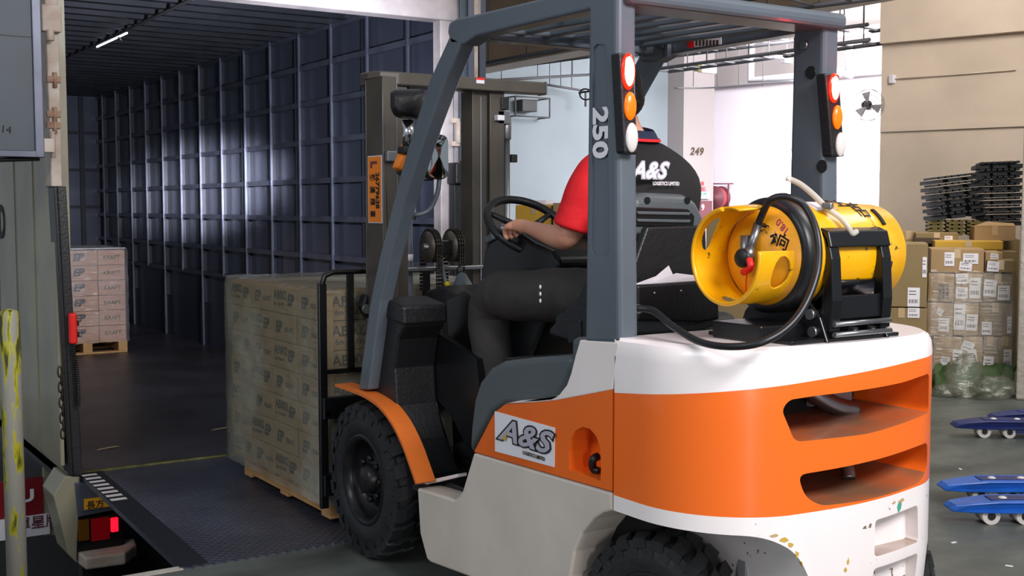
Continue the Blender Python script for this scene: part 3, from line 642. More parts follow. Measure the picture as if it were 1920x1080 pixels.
# tail lift plate bridging to the dock
Ld = [P('z', .03, 148, 888), P('z', .0, 336, 1067)]; Rd = P('z', .0, 625, 1009)
xL0 = 1.50; sl = MB()
pl = [(1.51, TYR+.0, .028), (4.0, TYR+.0, .028), (3.95, 4.70, .006), (1.47, 4.70, .006)]
tl = build('tail_lift_plate', MB().add([*pl, *[(a, b, c-.035) for a, b, c in pl]], [(0, 1, 2, 3), (7, 6, 5, 4), (0, 4, 5, 1), (1, 5, 6, 2), (2, 6, 7, 3), (3, 7, 4, 0)]), 'plate', T)
build('edge_strip', MB().add([(1.50, TYR-.0, .031), (1.62, TYR-.0, .031), (1.58, 4.72, .009), (1.46, 4.72, .009)], [(0, 3, 2, 1)]), 'rib', tl, solid=.002)
build('hinge_bar', MB().cyl((1.46, TYR, .03), (4.0, TYR, .03), .012, 8), mat('worn_hinge', '#6e6a3c', .5, .4, var=.5, vs=12), tl)
for k in range(8):
    yy = TYR-.06-.085*k; build('marking', MB().add([(1.495+.0, yy, .033-.0012*k), (1.575, yy, .033-.0012*k), (1.575, yy-.045, .0326-.0012*k), (1.495, yy-.045, .0326-.0012*k)], [(0, 1, 2, 3)]), 'whitebeam', tl)
for k, (a, b) in enumerate(((180, 845), (395, 808))):
    q = P('z', .032, a, b); build('floor_scrap', MB().add([q, q+Vector((.16, .05, 0)), q+Vector((.14, .09, 0)), q+Vector((.03, .05, 0))], [(0, 1, 2, 3)]), 'tape', T)
# ================================================================== CARTONS AND PALLETS
def pallet(x0, y0, z0, w, l, lab, group=None, m='wood', along='y', h=.13):
    t = thing('wooden_pallet', (x0+w/2, y0+l/2, z0), lab, 'pallet', group)
    if along == 'y':
        for k in range(3): x = x0+(w-.09)*k/2; build('stringer', MB().box((x, y0, z0+.018), (x+.09, y0+l, z0+h-.02)), m, t, bevel=.003)
        for k in range(7): y = y0+(l-.1)*k/6; build('top_board', MB().box((x0, y, z0+h-.02), (x0+w, y+.1, z0+h)), m, t, bevel=.002)
        for k in (0, 1, 2): y = y0+(l-.1)*k/2; build('bottom_board', MB().box((x0, y, z0), (x0+w, y+.1, z0+.018)), m, t, bevel=.002)
    else:
        for k in range(3): y = y0+(l-.09)*k/2; build('stringer', MB().box((x0, y, z0+.018), (x0+w, y+.09, z0+h-.02)), m, t, bevel=.003)
        for k in range(7): x = x0+(w-.1)*k/6; build('top_board', MB().box((x, y0, z0+h-.02), (x+.1, y0+l, z0+h)), m, t, bevel=.002)
        for k in (0, 1, 2): x = x0+(w-.1)*k/2; build('bottom_board', MB().box((x, y0, z0), (x+.1, y0+l, z0+.018)), m, t, bevel=.002)
    return t
def carton_proto(w, l, h, m, marks):
    """carton centred on its base; marks: list of (face, string, u, v, size, bold, shear)"""
    o = bpy.data.objects.new('carton', None); 
    t = build('carton', MB().box((-w/2, -l/2, 0), (w/2, l/2, h)), m, bevel=.005); t['_o'] = [0, 0, 0]
    for f, s, u, v, sz, bo, sh, mm in marks:
        if f == 'x': text('printed_marking', s, (-w/2-.001, l/2-u, v), (0, -1, 0), (0, 0, 1), sz, mm, t, bold=bo, shear=sh)
        else: text('printed_marking', s, (-w/2+u, -l/2-.001, v), (1, 0, 0), (0, 0, 1), sz, mm, t, bold=bo, shear=sh)
    return t
def place(proto, loc, label, group, first):
    if first: r = proto
    else:
        r = proto.copy(); C.objects.link(r)
        for c in proto.children: d = c.copy(); C.objects.link(d); d.parent = r
    r.location = loc; return tag(r, label, 'carton', group)
# --- load on the forks
LX, LY, LZ = 2.23, 4.98, .135
dy, dz = .305, .139
ordn = ['bottom', 'second', 'third', 'fourth', 'fifth', 'sixth', 'top']
pallet(2.25, 4.97, .035, 1.0, 1.12, 'wooden pallet under the wrapped load on the forks', h=.10)
A = carton_proto(.49, dy-.004, dz-.003, 'carton', [('x', 'AB002', .012, .072, .044, .03, 0, 'ink'), ('x', '6m x 4.8m MS', .012, .040, .016, .01, 0, 'inkfade'), ('x', 'EP', .185, .048, .055, .07, .2, 'ink')])
B = carton_proto(.49, dy-.004, dz-.003, 'carton', [('x', 'EP', .05, .045, .055, .07, .2, 'ink'), ('x', 'KRAFT', .17, .052, .025, .03, 0, 'inkfade'), ('y', 'AB002', .045, .066, .050, .035, 0, 'ink'), ('y', '6m x 4.8m', .06, .026, .026, .02, 0, 'ink')])
fa = fb = True
for j in range(7):
    for k in range(4):
        ab = (k+j) % 2 == 1
        if k == 0: ab = False
        pr = A if ab else B
        place(pr, (LX+.245, LY+dy*(k+.5)+(.02 if j % 2 else 0)*(k > 0), LZ+dz*j), 'carton in the %s layer, %s the mast, near side of wrapped load' % (ordn[j], ['nearest', 'second from', 'third from', 'farthest from'][k]), 'cartons of the wrapped load on the forks', fa if ab else fb)
        if ab: fa = False
        else: fb = False
        if k == 0 or j == 6: place(pr, (LX+.745, LY+dy*(k+.5), LZ+dz*j), 'carton in the %s layer, %s the mast, far side of wrapped load' % (ordn[j], ['nearest', 'second from', 'third from', 'farthest from'][k]), 'cartons of the wrapped load on the forks', False)
# stretch film around the load, sagging a little between the edges
def film(name, x0, x1, y0, y1, z0, z1, m, label, amp=.006, n=26, top=True, seed=1, group=None):
    rr = random.Random(seed); mb = MB()
    ring = []
    cor = [(x0, y0), (x1, y0), (x1, y1), (x0, y1)]
    for i in range(4):
        a, b = cor[i], cor[(i+1) % 4]
        for k in range(n): ring.append((a[0]+(b[0]-a[0])*k/n, a[1]+(b[1]-a[1])*k/n, min(k, n-k)/n))
    N = len(ring); rows = 22; vs = []
    cx, cy = (x0+x1)/2, (y0+y1)/2
    for j in range(rows+1):
        z = z0+(z1-z0)*j/rows; f = 1 if j < rows else .985
        for i, (x, y, e) in enumerate(ring):
            w = amp*(sin(i*.9+j*1.7)+.7*sin(i*2.3-j*.8)+rr.uniform(-.8, .8))*(.3+e)
            dx, dy_ = x-cx, y-cy; L_ = sqrt(dx*dx+dy_*dy_)
            vs.append((cx+(x-cx)*f+dx/L_*w, cy+(y-cy)*f+dy_/L_*w, z+rr.uniform(-1, 1)*amp*.6))
    fs = [(j*N+i, j*N+(i+1) % N, (j+1)*N+(i+1) % N, (j+1)*N+i) for j in range(rows) for i in range(N)]
    mb.add(vs, fs, 0, True)
    if top:
        g = 14; tv = []
        for a in range(g+1):
            for b in range(g+1):
                e = min(a, g-a, b, g-b)/g
                tv.append((x0+(x1-x0)*a/g, y0+(y1-y0)*b/g, z1+(rr.uniform(-1, 1)*amp*1.3-amp*e*2)))
        mb.add(tv, [(a*(g+1)+b, (a+1)*(g+1)+b, (a+1)*(g+1)+b+1, a*(g+1)+b+1) for a in range(g) for b in range(g)], 0, True)
    o = build(name, mb, m, recalc=False); return tag(o, label, 'stretch film', group)
film('stretch_film', LX-.022, LX+1.01, LY-.022, LY+1.245+.02, LZ-.03, LZ+7*dz+.012, 'film', 'crumpled clear stretch film wrapped around the load on the forks')
# corner boards of the load
solo('corner_board', MB().box((LX-.012, LY-.012, LZ-.02), (LX+.045, LY-.007, LZ+7*dz-.02)).box((LX-.012, LY-.012, LZ-.02), (LX-.007, LY+.045, LZ+7*dz-.02)), 'tape', 'cardboard edge protector on the near corner of the wrapped load', 'edge protector')
# --- stack inside the truck
pallet(2.44, 12.0, .03, .78, 1.0, 'wooden pallet under the carton stack inside the truck', along='y', h=.13)
Cc = carton_proto(.50, .97, .148, 'cartonp', [('y', 'EP', .26, .05, .07, .07, .25, 'ink')])
D = carton_proto(.265, .97, .148, 'cartonp', [('y', 'KRAFT', .05, .055, .04, .02, 0, 'inkfade')])
fa = fb = True
names6 = ['bottom', 'second', 'third', 'fourth', 'fifth', 'top']
for j in range(6):
    for k in range(2):
        pr = Cc if k == 0 else D
        for q in range(1):
            place(pr, (2.695+.387*k, 12.495, .16+.152*j), '%s carton in the %s %s column of the stack inside the truck' % ('bottom' if j == 0 else 'top' if j == 5 else names6[j]+' from the bottom', 'wide' if k == 0 else 'narrow', 'left' if k == 0 else 'right'), 'cartons stacked inside the truck', (fa if k == 0 else fb) and q == 0)
            if k == 0: fa = False
            else: fb = False
film('stretch_film', 2.43, 3.24, 11.99, 13.0, .14, 1.085, 'film2', 'loose clear film around the carton stack inside the truck', .012, 16, seed=4)
solo('cover_sheet', MB().box((2.44, 12.0, 1.082), (3.22, 12.98, 1.09)), 'paper', 'white sheet lying on top of the carton stack in the truck', 'sheet')
# ================================================================== FORKLIFT
FL = thing('forklift', (2.70, 3.40, 0), 'orange and white counterbalance forklift numbered 250 carrying the wrapped load', 'forklift')
X0, X1, XC = 2.16, 3.24, 2.70
def mir(x): return 2*XC-x
# ---- counterweight
def outline():
    pts = [(2.16, 2.722), (2.16, 2.60)]; cx, cy = 2.50, 2.60
    for k in range(1, 15): a = radians(180+k*5.3); pts.append((cx+.34*cos(a), cy+.36*sin(a)))
    l = pts[-1]
    for k in range(1, 7): t = k/6; pts.append((l[0]+(2.70-l[0])*t, l[1]-.035*sin(t*pi/2)))
    return pts+[(5.40-x, y) for x, y in reversed(pts[:-1])]
ol = outline(); mb = MB(); cxx, cyy = 2.70, 2.62
lv = [(.14, .93, 0), (.32, .97, 0), (.45, 1, 0), (.66, 1, 0), (.9, 1, 0), (1.055, 1, 0), (1.085, .992, 0), (1.102, .975, 0), (1.112, .94, 0)]
rings = []
for z, f, _ in lv:
    rings.append([(x if y > 2.70 else cxx+(x-cxx)*(f if z > 1 else 1-(1-f)*.5), y if y > 2.70 else cyy+(y-cyy)*f, z) for x, y in ol])
N = len(ol); vs = [p for r in rings for p in r]
fs = [(j*N+i, j*N+(i+1) % N, (j+1)*N+(i+1) % N, (j+1)*N+i) for j in range(len(lv)-1) for i in range(N)]
fs += [tuple(range(N-1, -1, -1)), tuple(range((len(lv)-1)*N, len(lv)*N))]
mb.add(vs, fs); cw = build('counterweight', mb, 'cw', FL)
def cutter(mbx): 
    o = build('cut', mbx, 'cw', FL); return o
c1 = cutter(MB().prism(rnd([(2.385, .938), (2.405, .966), (2.50, .972), (2.86, .980), (3.030, .992), (3.035, .868), (2.70, .846), (2.425, .846)], .025), 'y', 2.0, 2.58))
c2 = cutter(MB().prism(rnd([(2.437, .752), (3.03, .778), (3.035, .70), (2.97, .658), (2.70, .651), (2.52, .655), (2.465, .685)], .03), 'y', 2.0, 2.58))
c3 = cutter(MB().prism(rnd([(1.9, .59), (2.34, .585), (2.44, .53), (2.50, .42), (2.53, .0), (1.9, .0)], .06, 6), 'y', 2.0, 3.2))
c4 = cutter(MB().prism(rnd([(mir(1.9), .59), (mir(2.34), .585), (mir(2.44), .53), (mir(2.50), .42), (mir(2.53), .0), (mir(1.9), .0)], .06, 6), 'y', 2.32, 3.2))
c5 = cutter(MB().prism(rnd([(2.735, .585), (2.965, .592), (2.975, .475), (2.735, .475)], .015), 'y', 2.0, 2.295).prism(rnd([(2.735, .44), (2.975, .44), (2.975, .30), (2.735, .30)], .015), 'y', 2.0, 2.295))
boolean(cw, [c1, c2, c3, c4, c5])
for p in cw.data.polygons: p.use_smooth = abs(p.normal.z) < .97
md = cw.modifiers.new('e', 'EDGE_SPLIT'); md.split_angle = radians(28)
# engine-bay things seen through the openings
build('radiator', MB().box((2.40, 2.56, .62), (3.05, 2.575, 1.0)), 'dark', cw)
mb = MB()
for k in range(9): mb.box((2.42, 2.545, .90+k*.009), (2.56, 2.556, .905+k*.009))
build('grille', mb, 'rib', cw)
build('exhaust_pipe', MB().tube(spl([(2.73, 2.54, 1.0), (2.76, 2.50, .93), (2.83, 2.46, .88), (2.9, 2.44, .86)]), .03), 'steel', cw)
build('bracket', MB().box((2.80, 2.53, .87), (2.99, 2.55, .975)), 'greypipe', cw)
build('bracket', MB().box((2.59, 2.53, .86), (2.62, 2.55, .96)).box((2.64, 2.53, .86), (2.67, 2.55, .96)), 'greypipe', cw)
build('hose', MB().tube(spl([(2.48, 2.50, .70), (2.60, 2.45, .72), (2.72, 2.44, .745), (2.80, 2.5, .75)]), .024), mat('old_hose', '#8f8880', .7), cw)
build('exhaust_pipe', MB().tube(spl([(2.80, 2.53, .77), (2.83, 2.46, .74), (2.84, 2.42, .70), (2.83, 2.40, .66)]), .022), 'steel', cw)
for k_, (px_, py_, rx_, rz_, c_) in enumerate(((1686, 950, .012, .017, 'greensign'), (1690, 938, .016, .006, 'tape'), (1676, 942, .008, .004, 'tape'), (1470, 1012, .014, .006, 'gold'), (1482, 1022, .010, .007, 'gold'), (1494, 1040, .006, .012, 'gold'), (1502, 1056, .005, .012, 'gold'), (1452, 1004, .012, .005, 'tape'), (1590, 1052, .004, .009, 'gold'), (1585, 1068, .006, .006, 'gold'))):
    if k_ == 0: bpy.context.view_layer.update()
    v_ = _d+_r*((px_-960)/F_PX)+_u*((540-py_)/F_PX); off_ = Vector((2.70, 3.40, 0))
    ok_, h_, n_, _f = cw.ray_cast(Vector((0, 0, CAM_H))-off_, v_.normalized())
    if not ok_: continue
    t1_ = n_.cross(Vector((0, 0, 1))).normalized(); t2_ = t1_.cross(n_); h_ = h_+off_
    pts_ = [h_+n_*.0012+t1_*rx_*cos(a_*.9)*(1+.35*sin(a_*3+k_))+t2_*rz_*sin(a_*.9)*(1+.35*cos(a_*2+k_)) for a_ in range(7)]
    build('paint_chip', MB().add(pts_+[p_-n_*.0025 for p_ in pts_], [tuple(range(7)), tuple(range(13, 6, -1))]+[(a_, (a_+1) % 7, 7+(a_+1) % 7, 7+a_) for a_ in range(7)]), c_, cw)
# ---- frame side (lower white panel) and orange hood side
low = [(782, 915), (851, 937), (859, 932), (867, 920), (888, 849), (1147, 924), (1147, 958), (1130, 962), (1112, 974), (1091, 1000), (1077, 1034), (1069, 1080)]
pl = YZ(X0, low); pl += [(pl[-1][0], .20), (3.85, .135), YZ(X0, [(800, 1049)])[0], YZ(X0, [(787, 1000)])[0]]
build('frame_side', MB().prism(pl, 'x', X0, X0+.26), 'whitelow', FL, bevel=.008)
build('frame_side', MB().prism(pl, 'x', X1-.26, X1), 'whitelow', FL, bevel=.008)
og = YZ(X0, [(889, 847), (927, 774), (947, 758), (1000, 755), (1042, 751), (1100, 740), (1148, 731), (1147, 921)])
wt = YZ(X0, [(945, 757), (975, 751), (1030, 748), (1048, 740), (1062, 722), (1070, 700), (1078, 668), (1087, 637), (1160, 642), (1148, 731), (1100, 740), (1042, 751), (1000, 755)])
for s, xa, xb in ((0, X0, X0+.22), (1, X1-.22, X1)):
    hs = build('hood_side', MB().prism(og, 'x', xa, xb), 'orange', FL)
    if s == 0:
        rc = YZ(X0, [(1067, 880), (1067, 845), (1070, 825), (1078, 808), (1092, 800), (1106, 804), (1118, 818), (1125, 838), (1127, 870), (1126, 902)])
        boolean(hs, [cutter(MB().prism(rc, 'x', 2.0, X0+.085))])
        build('latch', MB().tube(spl([P('x', X0+.05, 1122, 855), P('x', X0+.03, 1112, 862), P('x', X0+.04, 1112, 878), P('x', X0+.05, 1124, 884)]), .013), 'black', hs)
        build('latch_strap', MB().obox(P('x', X0+.06, 1120, 890), (.03, .03, .02)), 'paper', hs)
    build('pillar_foot', MB().prism(wt, 'x', xa, xb), 'white', FL, bevel=.005)
# sticker with logo
q = [P('x', X0-.002, *p) for p in ((927.5, 771), (1040, 802), (1039, 876), (928, 846))]
st = build('logo_sticker', MB().add([*q, *[v+Vector((.0015, 0, 0)) for v in q]], [(0, 1, 2, 3), (7, 6, 5, 4), (0, 4, 5, 1), (1, 5, 6, 2), (2, 6, 7, 3), (3, 7, 4, 0)]), 'paper', FL)
def logo(parent, o, right, up, h, dark='ink', light='silver', thick=.05, wx=1.08):
    nrm = Vector(right).normalized().cross(Vector(up).normalized())
    text('logo', 'A&S', o, right, up, h, dark, parent, bold=thick*2.0, shear=.35, sx=wx, sp=1.02)
    text('logo_face', 'A&S', Vector(o)+nrm*.0012, right, up, h, light, parent, bold=thick*.6, shear=.35, sx=wx, sp=1.02)
rt = (q[1]-q[0]).normalized(); up = (q[0]-q[3]).normalized()
o_ = q[3].lerp(q[2], .09)+up*(q[0]-q[3]).length*.36-Vector((.003, 0, 0))
logo(st, o_, rt, Vector((0, 0, 1)), .074, wx=1.62)
build('logo_wedge', MB().prism([(p.y, p.z) for p in [o_+rt*.02, o_+rt*.045, o_+rt*.055+Vector((0, 0, .03))]], 'x', X0-.0085, X0-.0075), 'gold', st)
text('lettering', 'LOGISTICS LIMITED', q[3].lerp(q[2], .50)+up*.017-Vector((.003, 0, 0)), rt, (0, 0, 1), .0125, 'inkfade', st, bold=.02, sx=.86)
# seam between side and counterweight + hood body (grey plastic)
hp = YZ(2.20, [(883, 850), (886, 800), (892, 750), (903, 715), (922, 690), (945, 677), (1000, 670), (1075, 666), (1078, 690), (1064, 722), (1050, 746), (950, 760), (926, 776)])
build('hood_cover', MB().prism(hp, 'x', 2.19, X1-.03), 'cushion', FL, bevel=.03, segs=4)
build('engine_block', MB().box((2.3, 2.72, .25), (3.1, 3.55, .95)), 'dark', FL)
build('hood_top', MB().box((2.20, 2.74, 1.0), (3.2, 3.0, 1.085)), 'cushion', FL, bevel=.02)
# floor plate, step
build('step_mat', MB().box((X0+.015, 3.62, .385), (X0+.36, 4.02, .405)), 'dark', FL)
build('floor_plate', MB().box((X0+.1, 3.55, .40), (X1-.1, 4.25, .43)), 'black2', FL)
a = YZ(X0+.10, [(797, 903), (875, 886), (875, 892), (797, 911)])
build('step_edge', MB().prism(a, 'x', X0+.06, X0+.10), 'white', FL)
build('chassis', MB().box((2.42, 2.75, .2), (2.98, 4.45, .42)), 'dark', FL)
# ---- cowl (black plastic over the front fender)
cp = YZ(2.24, [(733, 557), (769, 575), (770, 611), (759, 636), (752, 690), (756, 760), (772, 825), (800, 900), (797, 904), (778, 848), (755, 790), (728, 750), (704, 728)])
cb = build('cowl', MB().prism(cp, 'x', 2.208, 2.40), 'black', FL, bevel=.012, segs=3)
a = YZ(2.24, [(732, 556), (771, 573), (772, 610), (734, 596)])
build('cowl_top', MB().prism(a, 'x', 2.20, 2.41), 'black', cb, bevel=.014, segs=4)
for p in ((729, 603), (713, 710)): q_ = P('x', 2.228, *p); build('rivet', MB().ell(q_, (.006, .006, .006), 8, 6), 'steel', cb)
build('knee_panel', MB().prism(YZ(2.5, [(835, 560), (870, 545), (895, 560), (890, 700), (880, 880), (850, 880)]), 'x', 2.5, 3.0), 'black2', FL, bevel=.01)
# front fender strip
fo = [P('x', 2.13, *p) for p in ((628, 720), (655, 729), (685, 742), (712, 762), (736, 794), (757, 838), (772, 880), (781, 906))]
fo = spl(fo, 4); mb = MB(); n = len(fo)
th = .012
inn = []
for i, p in enumerate(fo):
    t = (fo[min(i+1, n-1)]-fo[max(i-1, 0)]).normalized(); nrm = Vector((0, -t.z, t.y)); nrm = nrm if nrm.z < 0 or nrm.y > 0 else -nrm
    inn.append(p+nrm.normalized()*th)
vs = [*fo, *[Vector((2.215, p.y, p.z)) for p in fo], *[Vector((2.215, p.y, p.z)) for p in inn], *inn]
fs = []
for i in range(n-1):
    for a, b in ((0, 1), (1, 2), (2, 3), (3, 0)): fs.append((a*n+i, a*n+i+1, b*n+i+1, b*n+i))
fs += [(0, n, 2*n, 3*n), (n-1, 4*n-1, 3*n-1, 2*n-1)]
fd = build('front_fender', MB().add(vs, fs), 'orange2', FL)
vs2 = [Vector((mir(v.x), v.y, v.z)) for v in vs]; build('front_fender', MB().add(vs2, fs), 'orange2', FL)
build('inner_fender', MB().prism([(p.y, p.z) for p in fo]+[(fo[-1].y-.1, fo[-1].z), (3.9, .9), (4.3, 1.0)], 'x', 2.40, 2.43), 'black2', FL)
# ---- wheels
def wheel(name, c, R, w, rim_r, steer=0, side=-1):
    Rm = rz(steer); c = Vector(c); ax = Rm@Vector((side, 0, 0))     # axis points outward
    h = w/2
    wv = thing('x', c, 'x', 'x'); 
    ro = wv; bpy.data.objects.remove(ro)
    mb = MB().lathe([(-h*.8, rim_r), (-h, rim_r+.02), (-h*1.02, rim_r+.06), (-h*.9, R-.035), (-h*.7, R-.02), (h*.7, R-.02), (h*.9, R-.035), (h*1.02, rim_r+.06), (h, rim_r+.02), (h*.8, rim_r)], c, ax, 48)
    n = 22; u = Vector((0, 0, 1)); v = ax.cross(u)
    for k in range(n):
        for s in (-1, 1):
            a = 2*pi*(k+(.5 if s > 0 else 0))/n; da = pi/n*.74
            vs = []
            for rr, tt in ((R-.03, 0), (R, 1)):
                for xx, sk in ((s*h*.04, .5), (s*h*.55, .1), (s*h*1.0, 0)):
                    rq = rr if abs(xx) < h*.8 else rr-.012
                    for d in (-1, 1):
                        an = a+d*da*(.82 if tt else 1)+s*sk*.22; vs.append(c+ax*xx+(u*cos(an)+v*sin(an))*rq)
            mb.add(vs, [(6, 7, 9, 8), (8, 9, 11, 10), (0, 2, 8, 6), (2, 4, 10, 8), (1, 7, 9, 3), (3, 9, 11, 5), (0, 6, 7, 1), (4, 5, 11, 10)])
        # side lug notch blocks
        a = 2*pi*k/n; vs = []
        for rr in (R-.075, R-.018):
            for d in (-1, 1):
                for xx in (h*.93, h*1.035): an = a+d*pi/n*.62; vs.append(c+ax*(xx if rr < R-.03 else xx-.008)+(u*cos(an)+v*sin(an))*rr)
        mb.add(vs, [(0, 1, 5, 4), (2, 6, 7, 3), (1, 3, 7, 5), (0, 4, 6, 2), (4, 5, 7, 6), (0, 2, 3, 1)])
    ty = build(name, mb, 'rubber', FL)
    rim = build('rim', MB().lathe([(h*.95, rim_r+.012), (h*1.0, rim_r+.004), (h*.95, rim_r-.012), (h*.6, rim_r-.022), (h*.1, rim_r-.03), (h*.05, rim_r*.62), (h*.45, rim_r*.56), (h*.5, rim_r*.40), (h*.5, 0)], c, ax, 40), 'rim', ty)
    build('hub', MB().lathe([(h*.45, rim_r*.36), (h*.85, rim_r*.32), (h*.95, rim_r*.26), (h*1.0, rim_r*.1), (h*1.0, 0)], c, ax, 20), 'rim', ty)
    for k in range(8):
        a = 2*pi*k/8; q_ = c+(u*cos(a)+v*sin(a))*rim_r*.48
        build('wheel_nut', MB().cyl(q_+ax*h*.4, q_+ax*h*.68, .014, 6), 'rim', ty)
    return ty
wheel('front_wheel', (2.255, 4.45, .338), .338, .185, .185)
wheel('front_wheel', (mir(2.255), 4.45, .338), .338, .185, .185, 0, 1)
wheel('rear_wheel', (2.33, 2.69, .255), .255, .17, .125, radians(16))
wheel('rear_wheel', (3.165, 2.64, .25), .25, .17, .125, radians(22), 1)
build('rear_axle', MB().box((2.45, 2.60, .2), (2.95, 2.80, .36)).cyl((2.40, 2.70, .18), (2.40, 2.70, .42), .04), 'rim', FL)
build('axle_bracket', MB().box((2.49, 2.50, .28), (2.53, 2.53, .62)).box((2.50, 2.55, .40), (2.62, 2.57, .62)), 'greypipe', FL)
build('front_axle', MB().cyl((2.34, 4.45, .34), (3.06, 4.45, .34), .09), 'rim', FL)
# ---- overhead guard
bot = 1.06
pil = YZ(X0, [(1095, 645), (1103, 0), (1104, -70), (1158, -70), (1157, 100), (1162, 645)])
def rear_pillar(x, s):
    zc_ = P('y', (pil[0][0]+pil[-1][0])/2-.10, 1549, 26).z+.005
    g = build('rear_pillar', MB().prism(pil if s > 0 else [(a, min(b, zc_)) for a, b in pil], 'x', x, x+s*.075), 'guard', FL, bevel=.016, segs=3)
    return g
XG = 3.115
rp = rear_pillar(X0, 1); rp2 = rear_pillar(XG, -1)
rcs = YZ(X0, [(1112, 90), (1120, 82), (1134, 84), (1138, 95), (1143, 470), (1138, 480), (1113, 478), (1108, 468)])
boolean(rp, [cutter(MB().prism(rcs, 'x', X0-.05, X0+.006))])
rp.data.materials.clear(); rp.data.materials.append(M['guard'])
text('number', '250', P('x', X0-.001, 1113, 202), (0, 0, -1), (0, -1, 0), .071, 'paper', rp, bold=.05, sx=1.02, sp=1.02)
fp = YZ(X0, [(678, 729), (714, 731), (866, 88), (846, 70)])
fp2 = YZ(X0, [(672, 731), (690, 731), (712, 564), (730, 483), (757, 380), (779, 310), (803, 239), (836, 148), (866, 78), (843, 66), (806, 148), (776, 239), (752, 320), (735, 388), (711, 483), (693, 570)])
def front_pillar(x, s): return build('front_pillar', MB().prism(fp2, 'x', x, x+s*.062), 'guard', FL, bevel=.008, segs=3)
f1 = front_pillar(X0, 1); f2 = front_pillar(XG, -1)
bm_ = YZ(X0, [(838, 60), (841, 42), (855, 34), (884, 28), (1002, 0), (1110, -27), (1110, 17), (1000, 42), (891, 68), (868, 84), (845, 84)])
for x, s in ((X0, 1), (XG, -1)):
    sr = build('side_rail', MB().prism(bm_, 'x', x, x+s*.075), 'guard', FL, bevel=.01, segs=3)
b_ = P('x', X0-.002, 883, 62)
ztop = 2.10
yf = YZ(X0, [(860, 50)])[0][0]; zf = YZ(X0, [(860, 60)])[0][1]
build('front_cross_member', MB().box((X0+.02, yf-.03, zf-.02), (XG-.02, yf+.05, zf+.05)), 'guard', FL, bevel=.012)
yr = (pil[0][0]+pil[-1][0])/2
zrt = P('x', XG, 1548, 45).z
q = P('y', yr-.10, 1549, 50); q2 = P('y', yr-.10, 1549, 26)
build('rear_cross_member', MB().box((X0+.02, yr-.10, q.z), (XG+.005, yr+.06, q2.z+.012)), 'guard', FL, bevel=.02, segs=3)
n = 7
for k in range(n):
    x = X0+.13+(XG-X0-.26)*k/(n-1)
    z0, z1 = zf+.03, q.z+.0
    build('roof_bar', MB().add([(x+dx, y, z+dz_) for y, z in ((yf, zf+.005), (yr-.02, q.z+.01)) for dx, dz_ in ((-.02, 0), (.02, 0), (.02, .035), (-.02, .035))], [(0, 1, 2, 3), (7, 6, 5, 4), (0, 4, 5, 1), (1, 5, 6, 2), (2, 6, 7, 3), (3, 7, 4, 0)]), 'guard', FL, bevel=.005)
build('roof_tube', MB().tube([P('x', X0+.06, 905, 66), P('x', X0+.15, 950, 58), P('x', XG-.05, 1240, 78)], .011), 'guard', FL)
build('roof_tube', MB().tube([(X0+.06, 3.3, zf+.03), (XG-.06, 3.3, zf+.03)], .012), 'guard', FL)
# bolts on the right rail, sticker
for p in ((1242, 85), (1510, 85), (1466, 48)): q_ = P('x', XG-.077, *p); build('bolt', MB().cyl(q_, q_-Vector((.012, 0, 0)), .016, 8), 'steel', FL)
for p in ((1520, 136), (1541, 312)): q_ = P('x', XG-.077, *p); build('plug', MB().cyl(q_+Vector((.002, 0, 0)), q_-Vector((.002, 0, 0)), .022, 16), 'black', rp2)
for p in ((1247, 85),): q_ = P('x', XG-.08, *p); build('clamp', MB().box((q_.x-.02, q_.y-.04, q_.z-.05), (q_.x, q_.y-.02, q_.z+.06)), 'guard', FL, bevel=.004)
s_ = [P('x', XG-.077, *p) for p in ((1289, 65), (1352, 61), (1353, 83), (1290, 90))]
wl = build('warning_label', MB().prism([(p.y, p.z) for p in s_], 'x', XG-.0785, XG-.0765), 'paper', FL)
for c_, p in (('stickero', ((1289, 65), (1301, 64), (1301, 76), (1289, 77))), ('redrope', ((1289, 78), (1301, 77), (1302, 89), (1290, 90)))):
    s_ = [P('x', XG-.079, *k) for k in p]; build('label_symbol', MB().prism([(v.y, v.z) for v in s_], 'x', XG-.0797, XG-.0787), c_, wl)
for k in range(7):
    s_ = P('x', XG-.079, 1306+k*6.5, 80); build('label_symbol', MB().box((XG-.0797, s_.y-.006, s_.z-.012), (XG-.0787, s_.y+.006, s_.z+.01)), 'inkfade', wl)
for k in range(3):
    s_ = P('x', XG-.079, 1307, 66+k*3); build('label_line', MB().box((XG-.0797, s_.y-.24, s_.z-.002), (XG-.0787, s_.y, s_.z+.001)), 'inkfade', wl)
